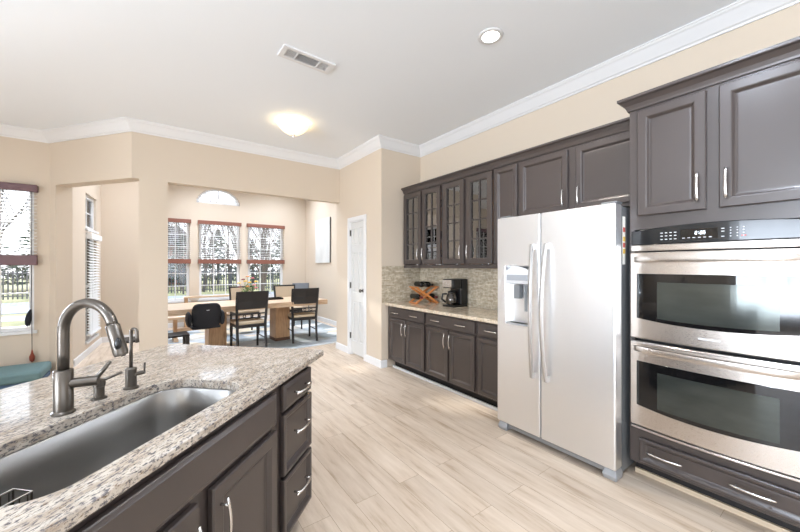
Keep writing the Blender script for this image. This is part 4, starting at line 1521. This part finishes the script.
# ------------------------------------------------------------------ outdoors
GZ = -.32
structure(MB().box(-60, 60, 9.2, 70, GZ - .2, GZ).build('ground_lawn', M['grass']))
structure(MB().prism([(-60, 6.4), (-1.25, 6.4), (-1.0, 8.2), (-.4, 8.2), (-.4, 9.2), (-60, 9.2)], GZ - .2, GZ).build('ground_side', M['grass']))
structure(MB().box(-60, 60, 17.5, 22.5, GZ, GZ + .02).build('road', M['road']))
structure(MB().box(-60, 60, 15.2, 16.4, GZ, GZ + .02).build('path_pavement', mat('pavement', srgb(205, 205, 205), .9)))
random.seed(11)
fs = None
FENCE_Y = 24.0
for k in range(14):
    x0 = -22 + k * 2.6
    if fs is None:
        fs = thing('fence_section', '', 'fence', (x0, FENCE_Y, GZ), 0, 'picket fence sections beyond the road')
        MB().box(-.05, .05, -.05, .05, 0, 1.55).build('post', M['iron'], fs)
        for z in (.2, 1.3):
            MB().box(.05, 2.55, -.02, .02, z, z + .05).build('rail', M['iron'], fs)
        mb = MB()
        for j in range(16):
            xx = .12 + j * .155
            mb.box(xx, xx + .05, -.038, -.021, .08, 1.45)
        mb.build('picket_panel', M['iron'], fs)
        fs['label'] = 'grey picket fence section beyond the road outside the windows'
    else:
        dup(fs, (x0, FENCE_Y, GZ), 0)

def grow(mb_t, mb_b, p, d, L, r, lvl, rng):
    n = 3
    pts = [p]
    q = p.copy()
    dd = d.copy()
    for i in range(n):
        dd = (dd + Vector((rng.uniform(-.16, .16), rng.uniform(-.16, .16), rng.uniform(-.04, .12)))).normalized()
        q = q + dd * L / n
        pts.append(q.copy())
    rs = [r * (1 - .4 * i / n) for i in range(n + 1)]
    (mb_t if lvl == 0 else mb_b).tube([tuple(a) for a in pts], rs, 5 if lvl < 2 else 3)
    if lvl >= 4:
        return
    kids = (6, 5, 4, 4)[lvl]
    for k in range(kids):
        t = rng.uniform(.35, 1) if k else 1
        i = min(n - 1, int(t * n))
        base = pts[i].lerp(pts[i + 1], t * n - i) if i < n else pts[-1]
        az = rng.uniform(0, 6.28)
        tilt = rng.uniform(.45, 1.0) if k else .2
        side_ = Vector((math.cos(az), math.sin(az), 0))
        nd = (dd * math.cos(tilt) + side_ * math.sin(tilt) + Vector((0, 0, .12))).normalized()
        grow(mb_t, mb_b, base, nd, L * rng.uniform(.58, .78), rs[-1] * rng.uniform(.5, .72), lvl + 1, rng)
protos = []
for sd_ in (3, 8, 21):
    rng = random.Random(sd_)
    tr = thing('bare_tree', 'bare leafless tree standing outside beyond the windows', 'tree', (0, 0, GZ), 0, 'bare trees outside')
    mt, mbb = MB(), MB()
    grow(mt, mbb, Vector((0, 0, 0)), Vector((0, 0, 1)), 2.4, .13, 0, rng)
    mt.build('trunk', M['bark'], tr)
    mbb.build('crown', M['bark'], tr)
    protos.append(tr)
spots = [(-6.2, 24.8), (-3.9, 26.2), (-1.4, 25.2), (.6, 26.6), (2.6, 25.4), (4.4, 26.8), (6.2, 25.3), (8.4, 26.5), (10.6, 25.6), (-8.6, 25.9), (-11.2, 26.4), (-5, 28.6), (-2.4, 29), (1.6, 28.8), (3.6, 29.3), (5.4, 28.7), (7.4, 29.2), (9.6, 28.9), (-7.4, 29.2), (12.6, 28), (-.4, 31.4), (2.8, 32), (6.6, 32.2), (-9.8, 28.8), (-13.4, 28.2), (3.3, 13.6), (-7.2, 13.4)]
for i, (x, y) in enumerate(spots):
    p = protos[i % 3]
    sc_ = 1.0 if y < 20 else 1.35
    if i < 3:
        o = p
        o.location = (x, y, GZ)
    else:
        o = dup(p, (x, y, GZ), random.uniform(0, 6.28))
    o.scale = (sc_ * .62, sc_ * .62, sc_)
def evergreen(loc, h, r, seed):
    rng = random.Random(seed)
    t = thing('evergreen_tree', 'dark evergreen tree behind the fence outside', 'tree', loc, 0, 'evergreens behind the fence')
    MB().cyl((0, 0, 0), (0, 0, h * .4), .12, 8).build('trunk', M['bark'], t)
    mb = MB()
    for k in range(900):
        u_ = rng.random() ** .7
        z = h * (.08 + .92 * (1 - u_))
        rad = r * u_ * math.sqrt(rng.random()) * 1.05
        a = rng.uniform(0, 6.28)
        c_ = Vector((rad * math.cos(a), rad * math.sin(a), z))
        s = rng.uniform(.12, .3)
        d1 = Vector((math.cos(a), math.sin(a), rng.uniform(-.5, .2))).normalized() * s
        d2 = Vector((-math.sin(a), math.cos(a), rng.uniform(-.3, .3))).normalized() * s * .5
        d3 = Vector((0, 0, s * .3))
        mb.loops([[tuple(c_ - d1 * .2 - d2), tuple(c_ + d1), tuple(c_ - d1 * .2 + d2), tuple(c_ - d1 * .3 + d3)], [tuple(c_ - d1 * .2 - d2 - d3 * .2), tuple(c_ + d1 - d3 * .2), tuple(c_ - d1 * .2 + d2 - d3 * .2), tuple(c_ - d1 * .3 + d3 * .8)]])
    mb.build('foliage', M['needle'], t)
    return t
e0 = evergreen((-6.5, 34, GZ), 5.2, 2.3, 1)
for x, y, s in ((-9.6, 34, 1.1), (-3.4, 34, .9), (-.6, 34.6, .75), (2.0, 34, .85), (4.7, 34.6, .95), (7.5, 34, .8), (10.4, 34.5, 1.0), (13.5, 34, 1.0), (-13.2, 34, 1.2), (-16.5, 34, 1)):
    o = dup(e0, (x, y, GZ), x)
    o.scale = (s * 1.1, s * 1.1, s)
hz = thing('far_house', 'distant brick house seen through the bare trees', 'house', (-1.5, 40, GZ))
MB().box(-4.5, 4.5, -3, 3, 0, 3.6).build('wall', M['brick'], hz)
MB().loops([[(-5, -3.5, 3.6), (5, -3.5, 3.6), (5, 3.5, 3.6), (-5, 3.5, 3.6)], [(-3.5, -.2, 5.6), (3.5, -.2, 5.6), (3.5, .2, 5.6), (-3.5, .2, 5.6)]]).build('roof', M['roofm'], hz)
for x in (-2.8, 0, 2.8):
    MB().box(x - .5, x + .5, -3.04, -2.99, 1.2, 2.6).build('window', M['white'], hz)
